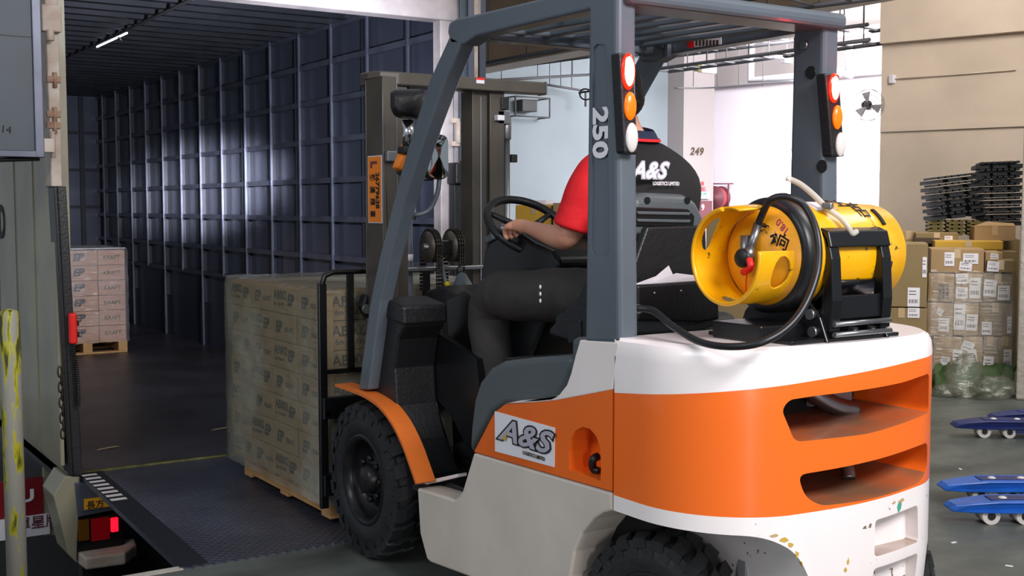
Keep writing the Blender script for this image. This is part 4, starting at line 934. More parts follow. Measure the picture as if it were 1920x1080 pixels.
# ---- tail lamps on the rear pillars
def tail(x0px, right):
    yb = yr_face = pil[-1][0]
    y_ = pil[-2][0] if False else P('x', X0, 1160, 200).y-.002
    if not right:
        out = [(1161, 98), (1187, 103), (1197, 290), (1171, 287)]; L = [((1178, 134), (12.5, 35), 'lensred'), ((1181.5, 199), (11, 27), 'lensamber'), ((1184.5, 258), (11, 28), 'lenswhite')]
    else:
        out = [(1547, 137), (1574, 139), (1584, 294), (1560, 294)]; L = [((1564, 165), (10, 28), 'lensred'), ((1570, 220), (8.5, 23), 'lensamber'), ((1576, 271), (8.5, 23), 'lenswhite')]
    pp = XZ(y_-.03, out); t = build('tail_lamp', MB().prism(pp, 'y', y_-.03, y_+.012), 'black', FL, bevel=.006)
    for c_, (rx, ry), m in L:
        q0 = P('y', y_-.033, *c_); a = (P('y', y_-.033, c_[0]+rx, c_[1])-q0).length; b = (P('y', y_-.033, c_[0], c_[1]+ry)-q0).length
        if m == 'lensred':
            build('lens', MB().ell(q0, (a, .010, b), 28, 12), 'lensring', t); pl_ = bpy.data.lights.new('lamp_light', 'POINT'); pl_.energy = .7; pl_.color = (1, .02, .04); pl_.shadow_soft_size = .03; po_ = bpy.data.objects.new('lamp_light', pl_); C.objects.link(po_); po_.location = q0+Vector((0, -.05, 0)); build('bulb', MB().ell(q0, (a*.86, .013, b*.90), 28, 12), 'lensred', t)
        else: build('lens', MB().ell(q0, (a, .012, b), 24, 12), m, t)
tail(0, False); tail(0, True)
# ---- mast
def channel(name, x0, x1, y0, y1, z0, z1, m='mast', parent=FL):   # a C-section upright, open inwards
    return build(name, MB().box((x0, y0, z0), (x1, y1, z1)), m, parent, bevel=.006)
ym = 4.88; zt_ = P('y', ym, 690, 150).z
ya, yc = 4.69, 4.877
ml = build('mast_rail', MB().box((2.40, ya, .1), (2.416, yc, zt_)).box((2.40, ya, .1), (2.468, ya+.015, zt_)).box((2.40, yc-.015, .1), (2.468, yc, zt_)), 'mast', FL, bevel=.003)
build('rail_edge', MB().box((2.466, ya-.002, .3), (2.471, ya+.012, zt_-.01)).box((2.397, ya-.002, .3), (2.401, ya+.003, zt_-.01)), 'steel', ml)
build('mast_rail', MB().box((2.48, ya+.03, .15), (2.54, ya+.043, zt_-.04)).box((2.48, ya+.03, .15), (2.492, yc-.03, zt_-.04)).box((2.48, yc-.045, .15), (2.54, yc-.03, zt_-.04)), 'mast', FL, bevel=.003)
for z_ in (1.70, 1.32): build('rail_clamp', MB().box((2.405, ya-.03, z_), (2.455, ya, z_+.05)), 'steel', ml, bevel=.006)
xr0, xr1 = P('y', ym-.06, 890, 300).x, P('y', ym-.06, 928, 300).x
build('mast_rail', MB().box((xr0, ym-.04, .15), (xr1-.03, ym+.07, zt_-.02)), 'mast', FL, bevel=.003)
mr = build('mast_rail', MB().box((xr1-.028, ym-.06, .1), (P('y', ym-.06, 945, 300).x, ym-.045, zt_)).box((P('y', ym-.06, 945, 300).x-.012, ym-.06, .1), (P('y', ym-.06, 945, 300).x, ym+.09, zt_)), 'mast', FL, bevel=.003)
build('rail_edge', MB().box((xr0+.042, ym-.046, .4), (xr0+.047, ym-.039, zt_-.05)), 'chrome', mr)
def V(px, py, y): return P('y', y, px, py)
# top tie beam
z0 = V(700, 165, ym).z; xl = 2.41; xrr = V(1020, 160, ym-.08).x
tb = build('mast_tie_beam', MB().prism([(xl, ym-.02), (xl+.03, ym-.09), (xl+.12, ym-.10), (xrr, ym-.10), (xrr, ym-.03), (xl+.2, ym+.06), (xl, ym+.06)], 'z', zt_-.025, zt_+.035), 'mast', FL, bevel=.006)
build('beam_end', MB().box((xrr-.004, ym-.103, zt_-.027), (xrr+.004, ym-.03, zt_+.037)), 'steel', tb)
s0 = V(893, 145, ym-.101); s1_ = V(908, 157, ym-.101)
lb = build('warning_label', MB().box((s0.x, ym-.1025, s1_.z), (s1_.x, ym-.100, s0.z)), 'paper', tb)
build('label_band', MB().box((s0.x, ym-.1035, (s0.z*.6+s1_.z*.4)), (s1_.x, ym-.102, s0.z)), 'redrope', lb)
# lift cylinders
for px, x_ in ((764, None), (948, None)):
    a = V(px, 560 if px < 800 else 500, ym-.02); t_ = V(px-4, 195, ym-.02)
    if px < 800:
        cy = build('lift_cylinder', MB().cyl((a.x, ym-.02, .3), (a.x, ym-.02, V(764, 400, ym).z), .026, 18), 'guard', FL)
        build('cylinder_rod', MB().cyl((a.x, ym-.02, 1.0), (a.x, ym-.02, zt_-.02), .019, 16), 'chrome', cy)
        build('cylinder_collar', MB().cyl((a.x, ym-.02, V(764, 488, ym).z), (a.x, ym-.02, V(764, 476, ym).z), .0285, 18), 'paper', cy)
    else:
        cy = build('lift_cylinder', MB().cyl((a.x, ym-.02, .3), (a.x, ym-.02, V(948, 250, ym).z), .022, 18), 'steel', FL)
        build('cylinder_head', MB().cyl((a.x, ym-.02, V(948, 262, ym).z), (a.x, ym-.02, V(948, 220, ym).z), .030, 18).cyl((a.x, ym-.02, V(948, 200, ym).z), (a.x, ym-.02, V(948, 192, ym).z), .014, 12).box((a.x-.07, ym-.06, V(948, 235, ym).z), (a.x, ym-.0, V(948, 210, ym).z)), 'steel', cy, bevel=.004)
        build('cylinder_rod', MB().cyl((a.x-.055, ym-.05, .9), (a.x-.055, ym-.05, V(925, 222, ym).z), .008, 10), 'chrome', cy)
        build('fitting', MB().box((a.x-.09, ym-.09, V(925, 228, ym).z), (a.x-.05, ym-.05, V(925, 218, ym).z)), 'paper', cy, bevel=.003)
        build('roller_block', MB().box((a.x-.055, ym-.07, V(940, 208, ym).z), (a.x-.01, ym-.02, V(940, 185, ym).z)), 'black', cy, bevel=.004)
        build('side_lug', MB().box((a.x+.03, ym-.03, V(968, 305, ym).z), (a.x+.065, ym+.0, V(968, 290, ym).z)), 'black', cy, bevel=.003)
fs_ = build('added_spotlight', MB().lathe([(-.05, 0), (-.04, .035), (-.005, .05), (-.01, .04), (-.02, 0)], (2.62, 5.0, 1.96), (.24, 1, 0), 20).cyl((2.60, 4.86, 2.0), (2.61, 4.98, 1.97), .012), 'black', FL)  # added unseen fitting to carry the beam on the truck wall
# orange sticker on the left mast rail
q = [P('x', 2.398, *p) for p in ((690, 293), (716, 292), (717, 419), (691, 418))]
ly, ry, z0, z1 = q[0].y, q[1].y, q[3].z, q[0].z
sk_ = build('dealer_sticker', MB().box((2.3965, ry, z0), (2.400, ly, z1)), 'paper', ml)
build('sticker_face', MB().box((2.3955, ry+.005, z0+.004), (2.397, ly-.005, z1-.004)), 'stickero', sk_)
w_ = ly-ry; h_ = z1-z0
text('lettering', '26779638', (2.3948, ly-w_*.60, z1-h_*.25), (0, 0, -1), (0, -1, 0), w_*.24, 'ink', sk_, bold=.05, sx=.88)
for k, chh in enumerate('鋒達鏟車'): text('lettering', chh, (2.3948, ly-w_*.20, z1-h_*(.27+.18*k)), (0, 0, -1), (0, -1, 0), w_*.30, 'ink', sk_, bold=.03, sx=.55)
text('lettering', 'L', (2.3948, ly-w_*.25, z1-h_*.08), (0, 0, -1), (0, -1, 0), w_*.42, 'maroon', sk_, bold=.09, sx=.7)
# carriage and load backrest
yb = 4.945
def B2(px, py): return P('y', yb, px, py)
a = B2(604, 515); zt2 = a.z+.01
xL = B2(604, 600).x; xR = 2*2.74-xL
path = [(xL, yb, .12), (xL, yb, zt2-.06), (xL+.015, yb, zt2-.015), (xL+.06, yb, zt2), (xR-.06, yb, zt2), (xR-.015, yb, zt2-.015), (xR, yb, zt2-.06), (xR, yb, .12)]
br = build('load_backrest', MB().box((xL-.02, yb-.012, .10), (xL+.02, yb+.012, zt2-.05)).box((xR-.02, yb-.012, .10), (xR+.02, yb+.012, zt2-.05)).tube(path[1:-1], .014, 8), 'black2', FL, bevel=.004)
for px in (657, 745, 800): x_ = B2(px, 600).x; build('backrest_bar', MB().box((x_-.016, yb-.008, B2(px, 693).z), (x_+.016, yb+.008, zt2)), 'black2', br)
zz = B2(620, 697).z; build('backrest_bar', MB().box((xL, yb-.008, zz-.01), (xR, yb+.008, zz+.01)), 'black2', br)
for z_ in (.16, .52): build('carriage_plate', MB().box((xL-.01, yb-.03, z_), (xR+.01, yb+.01, z_+.10)), 'black2', FL, bevel=.004)
q_ = B2(611, 775); build('bolt', MB().cyl((q_.x, yb-.03, q_.z), (q_.x, yb-.01, q_.z), .014), 'steel', br)
for x_ in (2.46, 3.02): build('fork', MB().box((x_-.06, yb+.0, .05), (x_+.06, yb+.03, .62)).box((x_-.06, yb, .055), (x_+.06, yb+1.05, .085)), 'black2', FL, bevel=.006)
# side-shift roller bracket at the left of the mast
q_ = B2(681, 580)
rbk = build('roller_bracket', MB().prism([(q_.x-.05, q_.z+.02), (q_.x-.03, q_.z+.075), (q_.x+.06, q_.z+.08), (q_.x+.06, q_.z-.08), (q_.x, q_.z-.07)], 'y', yb-.09, yb-.03), 'black2', FL, bevel=.01)
for dx, dz_, r_ in ((-.03, .01, .022), (.005, -.045, .016), (.02, .03, .018)): build('roller_bolt', MB().cyl((q_.x+dx, yb-.105, q_.z+dz_), (q_.x+dx, yb-.085, q_.z+dz_), r_, 12), 'steel', rbk)
# chain wheels and chains between the rails
def sprocket(px, py, r_, yy):
    c_ = P('y', yy, px, py); ax = Vector((1, .0, 0))
    t = build('chain_wheel', MB().lathe([(-.022, 0), (-.022, r_*.95), (-.016, r_*.95), (-.014, r_*.8), (.014, r_*.8), (.016, r_*.95), (.022, r_*.95), (.022, r_*.45), (.03, r_*.42), (.03, 0)], c_, ax, 28), 'mast', FL)
    build('axle_pin', MB().cyl(c_-ax*.045, c_+ax*.03, .016, 12), 'steel', t)
    v_ = Vector((-ax.y, ax.x, 0)); mb = MB(); n_ = 18
    for k in range(n_):
        a_ = -pi*.15+pi*1.3*k/n_; p_ = c_+(v_*cos(a_)+Vector((0, 0, 1))*sin(a_))*(r_*1.0)
        R_ = Matrix((ax, (-v_*sin(a_)+Vector((0, 0, 1))*cos(a_)), (v_*cos(a_)+Vector((0, 0, 1))*sin(a_)))).transposed()
        for s in (-1, 0, 1): mb.obox(p_+ax*s*.012, (.006, r_*.20, .016), R_)
        mb.obox(p_, (.034, .007, .007), R_)
    zlow = c_.z-.22
    for s2 in (-1, 1):
        k = 0
        while c_.z-.0-k*.017 > zlow:
            p_ = c_+v_*s2*r_+Vector((0, 0, -k*.017))
            R_ = Matrix((ax, Vector((0, 0, 1)), v_)).transposed()
            for s in (-1, 0, 1): mb.obox(p_+ax*s*.012, (.006, .014, .014), R_)
            mb.obox(p_, (.034, .006, .006), R_); k += 1
    build('lift_chain', mb, 'greasy', t)
sprocket(808, 463, .078, 4.80); sprocket(850, 462, .078, 4.80)
build('chain_axle', MB().box((V(830, 460, 4.8).x-.03, 4.77, V(830, 478, 4.8).z), (V(830, 460, 4.8).x+.05, 4.83, V(830, 450, 4.8).z)), 'black2', FL, bevel=.005)
# tilt hose bundle, horizontal bar behind levers
build('cross_bar', MB().box((2.50, 4.78, P('y', 4.8, 800, 508).z), (3.1, 4.82, P('y', 4.8, 800, 500).z)), 'steel', FL, bevel=.004)
# ---- dashboard, steering column, wheel, levers
def D(px, py, x): return P('x', x, px, py)
dp = YZ(2.50, [(876, 520), (884, 470), (903, 431), (945, 434), (975, 455), (1010, 470), (1022, 490), (1018, 540), (1000, 600), (960, 700), (930, 760), (900, 760), (885, 640)])
ds = build('dashboard', MB().prism(dp, 'x', 2.56, 3.0), 'black2', FL, bevel=.02, segs=3)
q_ = D(940, 452, 2.57); build('instrument_panel', MB().obox((2.74, q_.y+.02, q_.z+.015), (.24, .10, .02), Matrix.Rotation(-.35, 3, 'X')), 'rib', ds, bevel=.006)
build('switch_block', MB().obox(D(925, 447, 2.57), (.05, .06, .03), Matrix.Rotation(-.35, 3, 'X')), 'cushion', ds, bevel=.006)
sc_ = P('x', 2.68, 992, 425); nrm = Vector((0, -sin(radians(38)), cos(radians(38))))
SWC = sc_; SWN = nrm
u_ = Vector((1, 0, 0)); v_ = nrm.cross(u_)
sw = build('steering_wheel', MB().tube([SWC+(u_*cos(2*pi*k/40)+v_*sin(2*pi*k/40))*.18 for k in range(40)], .017, 10, closed=True), 'black', FL)
build('wheel_hub', MB().lathe([(-.05, 0), (-.05, .03), (-.01, .045), (.01, .04), (.015, 0)], SWC-nrm*.02, nrm, 20), 'black', sw)
for k in range(3): a_ = 2*pi*k/3+.5; build('wheel_spoke', MB().tube([SWC-nrm*.02, SWC+(u_*cos(a_)+v_*sin(a_))*.172], [.016, .011], 8), 'black', sw)
KN = SWC+(u_*cos(3.45)+v_*sin(3.45))*.172
build('spinner_knob', MB().lathe([(0, .010), (.02, .010), (.025, .018), (.042, .020), (.05, .012), (.052, 0)], KN, nrm, 16), 'steel', sw)
build('steering_column', MB().tube([SWC-nrm*.03, SWC-nrm*.28], [.035, .05], 12), 'black2', FL)
for k, (a, b) in enumerate((((826, 492), (838, 540)), ((862, 510), (874, 548)))):
    p0, p1_ = P('x', 2.75, *a), P('x', 2.70, *b)
    build('lever', MB().tube([p1_+Vector((0, .02, -.08)), p1_, p0], [.008, .008, .012], 8).ell(p0, (.016, .016, .03), 10, 8), 'guard' if k == 0 else 'black', FL)
build('lever_tip', MB().cyl(P('x', 2.70, 838, 530), P('x', 2.70, 841, 538), .013), 'yelgreen', FL)
build('lever_boot', MB().lathe([(0, .06), (.05, .045), (.10, .02), (.11, 0)], P('x', 2.72, 868, 555), (0, .1, 1), 14), 'cushion', FL)
build('lever_housing', MB().prism(YZ(2.6, [(815, 545), (850, 535), (880, 560), (885, 620), (860, 690), (845, 700), (845, 600)]), 'x', 2.55, 2.9), 'black2', FL, bevel=.012)
# grab handle post on the right of the dash
build('grab_bar', MB().tube([P('x', 3.05, 1032, 470), P('x', 3.05, 1005, 540), P('x', 3.05, 990, 600)], .014), 'black', FL)
# ---- mirrors, work lamp, indicator
q_ = P('y', 4.05, 821, 294); a = (P('y', 4.05, 842, 294)-q_).length; h_ = (P('y', 4.05, 821, 336)-q_).length
prof = rnd([(q_.x-a, q_.z-h_), (q_.x+a, q_.z-h_), (q_.x+a, q_.z+h_), (q_.x-a, q_.z+h_)], a*.7, 6)
mrr = build('side_mirror', MB().prism(prof, 'y', 4.05, 4.09), 'black', FL, bevel=.008, segs=3)
prof2 = [(q_.x+(x-q_.x)*.9, q_.z+(z-q_.z)*.94) for x, z in prof]
n = len(prof2); rings = [[(q_.x+(x-q_.x)*f, 4.048-d, q_.z+(z-q_.z)*f) for x, z in prof2] for f, d in ((1, 0), (.8, .004), (.5, .008), (.2, .0102))]
mb = MB(); vs = [p for r_ in rings for p in r_]+[(q_.x, 4.048-.0106, q_.z)]
fs = [(j*n+i, j*n+(i+1) % n, (j+1)*n+(i+1) % n, (j+1)*n+i) for j in range(3) for i in range(n)]+[(3*n+i, 3*n+(i+1) % n, 4*n) for i in range(n)]
mb.add(vs, fs, 0, True); build('mirror_glass', mb, 'mirror', mrr)
build('mirror_arm', MB().tube(spl([P('y', 4.07, 824, 335), P('y', 4.07, 820, 362), P('y', 4.09, 806, 392), P('y', 4.10, 785, 402), P('y', 4.12, 770, 400)], 5), .010, 8), 'guard', mrr)
build('mirror_bracket', MB().cyl(P('y', 4.12, 776, 388), P('y', 4.12, 776, 412), .009).tube([P('y', 4.07, 800, 290), P('y', 4.10, 792, 282)], .012), 'steel', mrr)
# work lamp on the mast side of the pillar, shining into the truck
def lampring(y, pts, f=1): c_ = P('y', y, 764, 198); return [(c_.x+(p.x-c_.x)*f, y, c_.z+(p.z-c_.z)*f) for p in (P('y', y, *q) for q in pts)]
lo = rnd([(733, 168), (795, 168), (798, 200), (786, 224), (742, 220), (733, 205)], 9, 4)
rg = [lampring(4.25, lo, .55), lampring(4.265, lo, .86), lampring(4.30, lo, 1.0), lampring(4.36, lo, 1.03), lampring(4.375, lo, .98)]
n = len(lo); mb = MB().add([p for r_ in rg for p in r_], [(j_*n+i_, j_*n+(i_+1) % n, (j_+1)*n+(i_+1) % n, (j_+1)*n+i_) for j_ in range(4) for i_ in range(n)]+[tuple(range(n-1, -1, -1)), tuple(range(4*n, 5*n))], 0, True)
wlp = build('work_lamp', mb, 'black', FL)
mb = MB().add(lampring(4.377, lo, .85)+lampring(4.383, lo, .8), [(i_, (i_+1) % n, n+(i_+1) % n, n+i_) for i_ in range(n)]+[tuple(range(n, 2*n))]); build('lamp_glass', mb, 'headlamp', wlp)
c_ = P('y', 4.32, 765, 225); c2_ = P('y', 4.32, 765, 275)
build('lamp_stem', MB().cyl(c_, c2_, .024, 16), 'chrome', wlp); build('lamp_bracket', MB().box((c2_.x-.04, 4.29, c2_.z-.03), (c2_.x+.06, 4.34, c2_.z-.0)), 'black', wlp, bevel=.005)
q_ = P('y', 4.34, 755, 293); build('turn_indicator', MB().obox(q_, (.036, .05, .125), Matrix.Rotation(.44, 3, 'Y')), 'stickero', FL, bevel=.010)
q_ = P('y', 4.37, 763, 300); build('indicator_back', MB().obox(q_, (.03, .05, .14), Matrix.Rotation(.44, 3, 'Y')), 'black', FL, bevel=.008)
# ---- seat, side console, document box
st_ = build('seat', MB().box((2.45, 2.98, 1.02), (2.93, 3.46, 1.13)), 'seatfab', FL, bevel=.04, segs=4)
ys = 3.02
so = XZ(ys, [(1165, 560), (1168, 400), (1190, 368), (1215, 361), (1285, 364), (1308, 376), (1322, 405), (1328, 560)])
sb = build('seat_back', MB().prism(so, 'y', ys, ys+.11), 'cushion', FL, bevel=.03, segs=4)
si = XZ(ys-.002, [(1192, 388), (1290, 392), (1302, 405), (1300, 425), (1186, 425)])
build('back_recess', MB().prism(si, 'y', ys-.004, ys+.02), 'black2', sb, bevel=.003)
for k in range(2): si = XZ(ys-.004, [(1192, 396+k*14), (1294, 398+k*14), (1290, 404+k*14), (1194, 402+k*14)]); build('back_slot', MB().prism(si, 'y', ys-.012, ys+.002), 'cushion', sb, bevel=.003)
for p in ((1214, 376), (1289, 376)): q_ = P('y', ys-.002, *p); build('screw_hole', MB().cyl(q_-Vector((0, .002, 0)), q_+Vector((0, .004, 0)), .012), 'black2', sb)
yd = 2.93
do = XZ(yd, [(1187, 535), (1225, 426), (1335, 423), (1338, 520)])
db = build('document_box', MB().prism(do, 'y', yd+.03, yd+.06), 'black', FL, bevel=.006)
do = XZ(yd, [(1184, 534), (1335, 524), (1338, 598), (1300, 604), (1184, 600)])
build('box_front', MB().prism(do, 'y', yd-.03, yd+.0), 'black', db, bevel=.008)
do = XZ(yd, [(1184, 600), (1300, 604), (1336, 590), (1338, 610), (1310, 622), (1184, 628)])
build('seat_base', MB().prism(do, 'y', yd-.01, yd+.12), 'cushion', FL, bevel=.01)
for p in ((1227, 549), (1277, 545)): q_ = P('y', yd-.032, *p); build('rivet', MB().ell(q_, (.003, .003, .003), 8, 6), 'paper', db)
# side console (armrest) beside the hip, left
cs = YZ(2.30, [(985, 620), (1010, 590), (1040, 555), (1050, 530), (1065, 527), (1090, 550), (1100, 570), (1100, 655), (1050, 652), (1010, 640), (985, 632)])
co = build('seat_belt_console', MB().prism(cs, 'x', 2.40, 2.50), 'black', FL, bevel=.025, segs=4)
build('console_pocket', MB().prism(YZ(2.39, [(1060, 612), (1085, 600), (1088, 640), (1064, 645)]), 'x', 2.392, 2.41), 'black2', co, bevel=.004)
# ---- gas bottle bracket on the counterweight
zt3 = 1.112
gb = build('bottle_bracket', MB().box((2.44, 2.28, zt3), (2.90, 2.62, zt3+.012)), 'black2', FL, bevel=.003)
side = [(2.27, zt3), (2.63, zt3), (2.60, zt3+.07), (2.56, zt3+.11), (2.34, zt3+.11), (2.30, zt3+.07)]
for x_ in (2.58, 2.84): build('bracket_side', MB().prism([(y, z) for y, z in side], 'x', x_-.006, x_+.006), 'black2', gb, bevel=.003)
build('bracket_base', MB().box((2.40, 2.36, zt3), (2.60, 2.56, zt3+.05)), 'black2', gb, bevel=.005)
# cradle hoop over the bottle, visible rear face: two uprights and top strap
hoop = XZ(2.285, [(1540, 452), (1548, 444), (1640, 438), (1650, 445), (1664, 620), (1652, 585), (1634, 468), (1556, 474), (1564, 520), (1566, 600), (1552, 612)])
RB = .158; CB = Vector((2.85, 2.45, 1.358))
def arc(x0, x1, r_, a0, a1, n=24, t=.010):
    mb = MB(); vs = []
    for k in range(n+1):
        a = a0+(a1-a0)*k/n
        for rr in (r_, r_+t):
            for x_ in (x0, x1): vs.append((x_, CB.y-cos(a)*rr, CB.z+sin(a)*rr))
    fs = []
    for k in range(n):
        b = k*4; fs += [(b, b+4, b+5, b+1), (b+2, b+3, b+7, b+6), (b, b+2, b+6, b+4), (b+1, b+5, b+7, b+3)]
    fs += [(0, 1, 3, 2), (n*4, n*4+2, n*4+3, n*4+1)]
    return mb.add(vs, fs, 0, True)
# uprights: angled plates on the rear side of the bottle
for xa_, xb_ in ((2.585, 2.625), (2.805, 2.845)):
    pts = [(2.27, zt3+.03), (2.262, zt3+.12), (2.27, zt3+.24), (2.285, 1.41), (2.30, 1.43), (2.32, 1.44), (2.345, 1.435), (2.31, 1.36), (2.298, 1.28), (2.31, zt3+.08), (2.33, zt3+.03)]
    build('bracket_upright', MB().prism(pts, 'x', xa_, xb_), 'black2', gb, bevel=.004)
build('bracket_top_bar', MB().prism([(2.272, 1.385), (2.285, 1.43), (2.33, 1.445), (2.335, 1.43), (2.30, 1.41), (2.29, 1.38)], 'x', 2.585, 2.845), 'black2', gb, bevel=.004)
build('bracket_lower_bar', MB().box((2.60, 2.275, 1.175), (2.835, 2.285, 1.245)), 'black2', gb, bevel=.004)
build('bracket_cradle', arc(2.60, 2.83, RB+.002, -2.6, -.45), 'black2', gb)
for y_, z_ in ((2.262, 1.165), (2.26, 1.135)): build('bracket_rod', MB().cyl((2.59, y_, z_), (2.835, y_, z_), .008), 'steel', gb)
for x_, y_, z_ in ((2.574, 2.33, 1.19), (2.574, 2.32, 1.14)): build('bolt', MB().cyl((x_, y_, z_), (x_-.012, y_, z_), .016, 10), 'steel', gb)
for x_ in (2.72, 2.80): build('bolt', MB().cyl((x_, 2.30, zt3+.01), (x_, 2.30, zt3+.035), .014, 8), 'steel', gb)
# gas hose: pillar to bottle valve
# ================================================================== GAS BOTTLE (strapped in its bracket; lifts out)
G = thing('gas_bottle', (2.85, 2.45, 1.2), 'worn yellow gas bottle lying in the black bracket on the counterweight', 'gas bottle')
xs0, xs1 = 2.50, 2.90
build('bottle_body', MB().lathe([(xs0-.06, 0), (xs0-.055, .07), (xs0-.03, .12), (xs0+.0, .145), (xs0+.04, RB), (xs1-.10, RB), (xs1-.05, RB-.005), (xs1, .13), (xs1+.03, .09), (xs1+.04, 0)], (0, CB.y, CB.z), (1, 0, 0), 56), 'yellow', G)
# foot ring at the right end with slots
fr = build('foot_ring', MB().lathe([(xs1-.07, RB-.002), (xs1+.05, RB-.008), (xs1+.055, RB-.014), (xs1+.05, RB-.02), (xs1-.06, RB-.02)], (0, CB.y, CB.z), (1, 0, 0), 56), 'yellow', G)
for a in (.6, -.55, 2.2): build('ring_slot', MB().prism([(0, 0)]*0 or [(xs1-.03, -.006), (xs1-.02, .006), (xs1+.0, .006), (xs1-.01, -.006)], 'z', 0, .001), 'dark', fr) if False else build('ring_slot', arc(xs1-.035, xs1-.022, RB-.004, a, a+.42, 8, .006), 'dark', fr)
# black protective band and painted shoulder
build('rubber_band', MB().lathe([(xs0+.0, .146), (xs0+.0, .162), (xs0+.012, RB+.012), (xs0+.055, RB+.012), (xs0+.06, RB)], (0, CB.y, CB.z), (1, 0, 0), 56), 'hose', G)
build('shoulder', MB().lathe([(xs0-.061, 0), (xs0-.056, .071), (xs0-.031, .121), (xs0-.001, .146)], (0, CB.y, CB.z), (1, 0, 0), 48), 'yellowin', G)
# collar (valve guard) with cut-outs: built from arcs
def carc(x0, x1, r0, r1, a0, a1, n=20, t=.006):
    mb = MB(); vs = []
    for k in range(n+1):
        a = a0+(a1-a0)*k/n
        for x_, r_ in ((x0, r0), (x1, r1)):
            for rr in (r_, r_+t): vs.append((x_, CB.y-cos(a)*rr, CB.z+sin(a)*rr))
    fs = []
    for k in range(n):
        b = k*4; fs += [(b, b+4, b+5, b+1), (b+2, b+3, b+7, b+6), (b, b+2, b+6, b+4), (b+1, b+5, b+7, b+3)]
    fs += [(0, 1, 3, 2), (n*4, n*4+2, n*4+3, n*4+1)]
    return mb.add(vs, fs, 0, True)
xe, xm = 2.345, 2.40
# angle 0 = toward the rear (camera side), pi/2 = up
GRD = .136
def guard_grid(a0, a1, na, x0, x1, nx, holes):
    vs = []; mb = MB()
    for i in range(na+1):
        a = a0+(a1-a0)*i/na
        for j in range(nx+1):
            x = x0+(x1-x0)*j/nx; r_ = GRD+.0*(j/nx)
            vs.append((x, CB.y-cos(a)*r_, CB.z+sin(a)*r_))
    fs = []
    for i in range(na):
        for j in range(nx):
            a = a0+(a1-a0)*(i+.5)/na; f_ = (j+.5)/nx
            if any(((a-ha)/hw)**2+((f_-hf)/hh)**2 < 1 for ha, hw, hf, hh in holes): continue
            fs.append((i*(nx+1)+j, i*(nx+1)+j+1, (i+1)*(nx+1)+j+1, (i+1)*(nx+1)+j))
    return mb.add(vs, fs, 0, True)
cg = build('valve_guard', guard_grid(1.66, 2*pi+.14, 330, xe, xs0-.02, 80, ((2.60, .44, .34, .17), (4.45, .22, .42, .18), (5.95, .36, .66, .26))), 'yellow', G, solid=.006)
build('guard_lip', MB().tube([(xe, CB.y-cos(a)*GRD, CB.z+sin(a)*GRD) for a in [(1.66+(2*pi+.14-1.66)*k/60) for k in range(61)]], .007, 8), 'yellow', cg)
build('guard_flap', carc(xe+.005, xe+.11, GRD+.001, GRD+.008, 1.22, 1.70, 12), 'yellow', cg)
# valve, connector
vc = Vector((xe+.06, CB.y-.03, CB.z-.01))
va = build('valve', MB().cyl((xs0-.06, CB.y, CB.z), (vc.x, CB.y, CB.z), .022, 16).cyl((vc.x+.02, CB.y-.0, CB.z-.03), (vc.x+.02, CB.y, CB.z+.06), .016, 12), 'steel', G)
build('hand_wheel', MB().lathe([(-.016, 0), (-.016, .024), (-.01, .028), (.012, .028), (.016, .024), (.016, 0)], (vc.x-.005, CB.y-.02, CB.z-.005), (1, .1, 0), 16), 'black', va)
build('seal_tag', MB().tube(spl([(vc.x-.02, CB.y-.055, CB.z-.005), (vc.x-.025, CB.y-.065, CB.z-.03), (vc.x-.025, CB.y-.035, CB.z-.045)]), .01, 8), 'redrope', va)
build('red_string', MB().tube(spl([(vc.x-.01, CB.y-.05, CB.z-.02), (vc.x-.02, CB.y-.045, CB.z-.06), (vc.x-.02, CB.y-.045, CB.z-.12)]), .002, 5), 'redrope', va)
build('hose_fitting', MB().tube([P('y', 2.42, 1402, 486), P('y', 2.42, 1404, 474), P('y', 2.42, 1408, 462)], [.018, .018, .012], 12), 'steel', va)
# stencils on the shoulder
def on_sh(px, py): return P('x', xs0-.055, px, py)
text('stencil', '18.0', on_sh(1480, 432), (0, .75, .66), (0, .66, -.75), .022, 'redsign', G, bold=.04)
text('stencil', '向', on_sh(1454, 457), (0, -1, -.45), (0, -.45, 1), .034, 'ink', G, bold=.03)
text('stencil', '舉', on_sh(1424, 433), (0, -1, -.4), (0, -.4, 1), .024, 'ink', G, bold=.03)
text('stencil', '↑', on_sh(1438, 452), (0, -.87, -.5), (0, -.5, .87), .035, 'ink', G, bold=.05)
# writing and labels over the barrel
def on_b(x, a, r_=RB+.001): return Vector((x, CB.y-cos(a)*r_, CB.z+sin(a)*r_))
for s, x, a, h in (('上', 2.74, 1.15, .035), ('古', 2.78, .98, .035), ('兴', 2.73, 1.4, .03), ('口', 2.80, .80, .026)):
    q_ = on_b(x, a); tn = Vector((0, sin(a), cos(a))); text('stencil', s, q_, (1, 0, 0), tn, h, 'ink', G, bold=.04)
a = 1.15; 
for (x0, x1, a0, a1, m) in ((2.62, 2.69, .98, 1.40, 'paper'), (2.70, 2.72, 1.0, 1.35, 'tape')):
    build('test_label', arc(x0, x1, RB+.0005, a0, a1, 8, .0012), m, G)
for x_, a0 in ((2.79, .4), (2.82, -.4)): build('dent_mark', arc(x_, x_+.006, RB-.001, a0+.4, a0+.9, 8, .0015), 'dark', G)
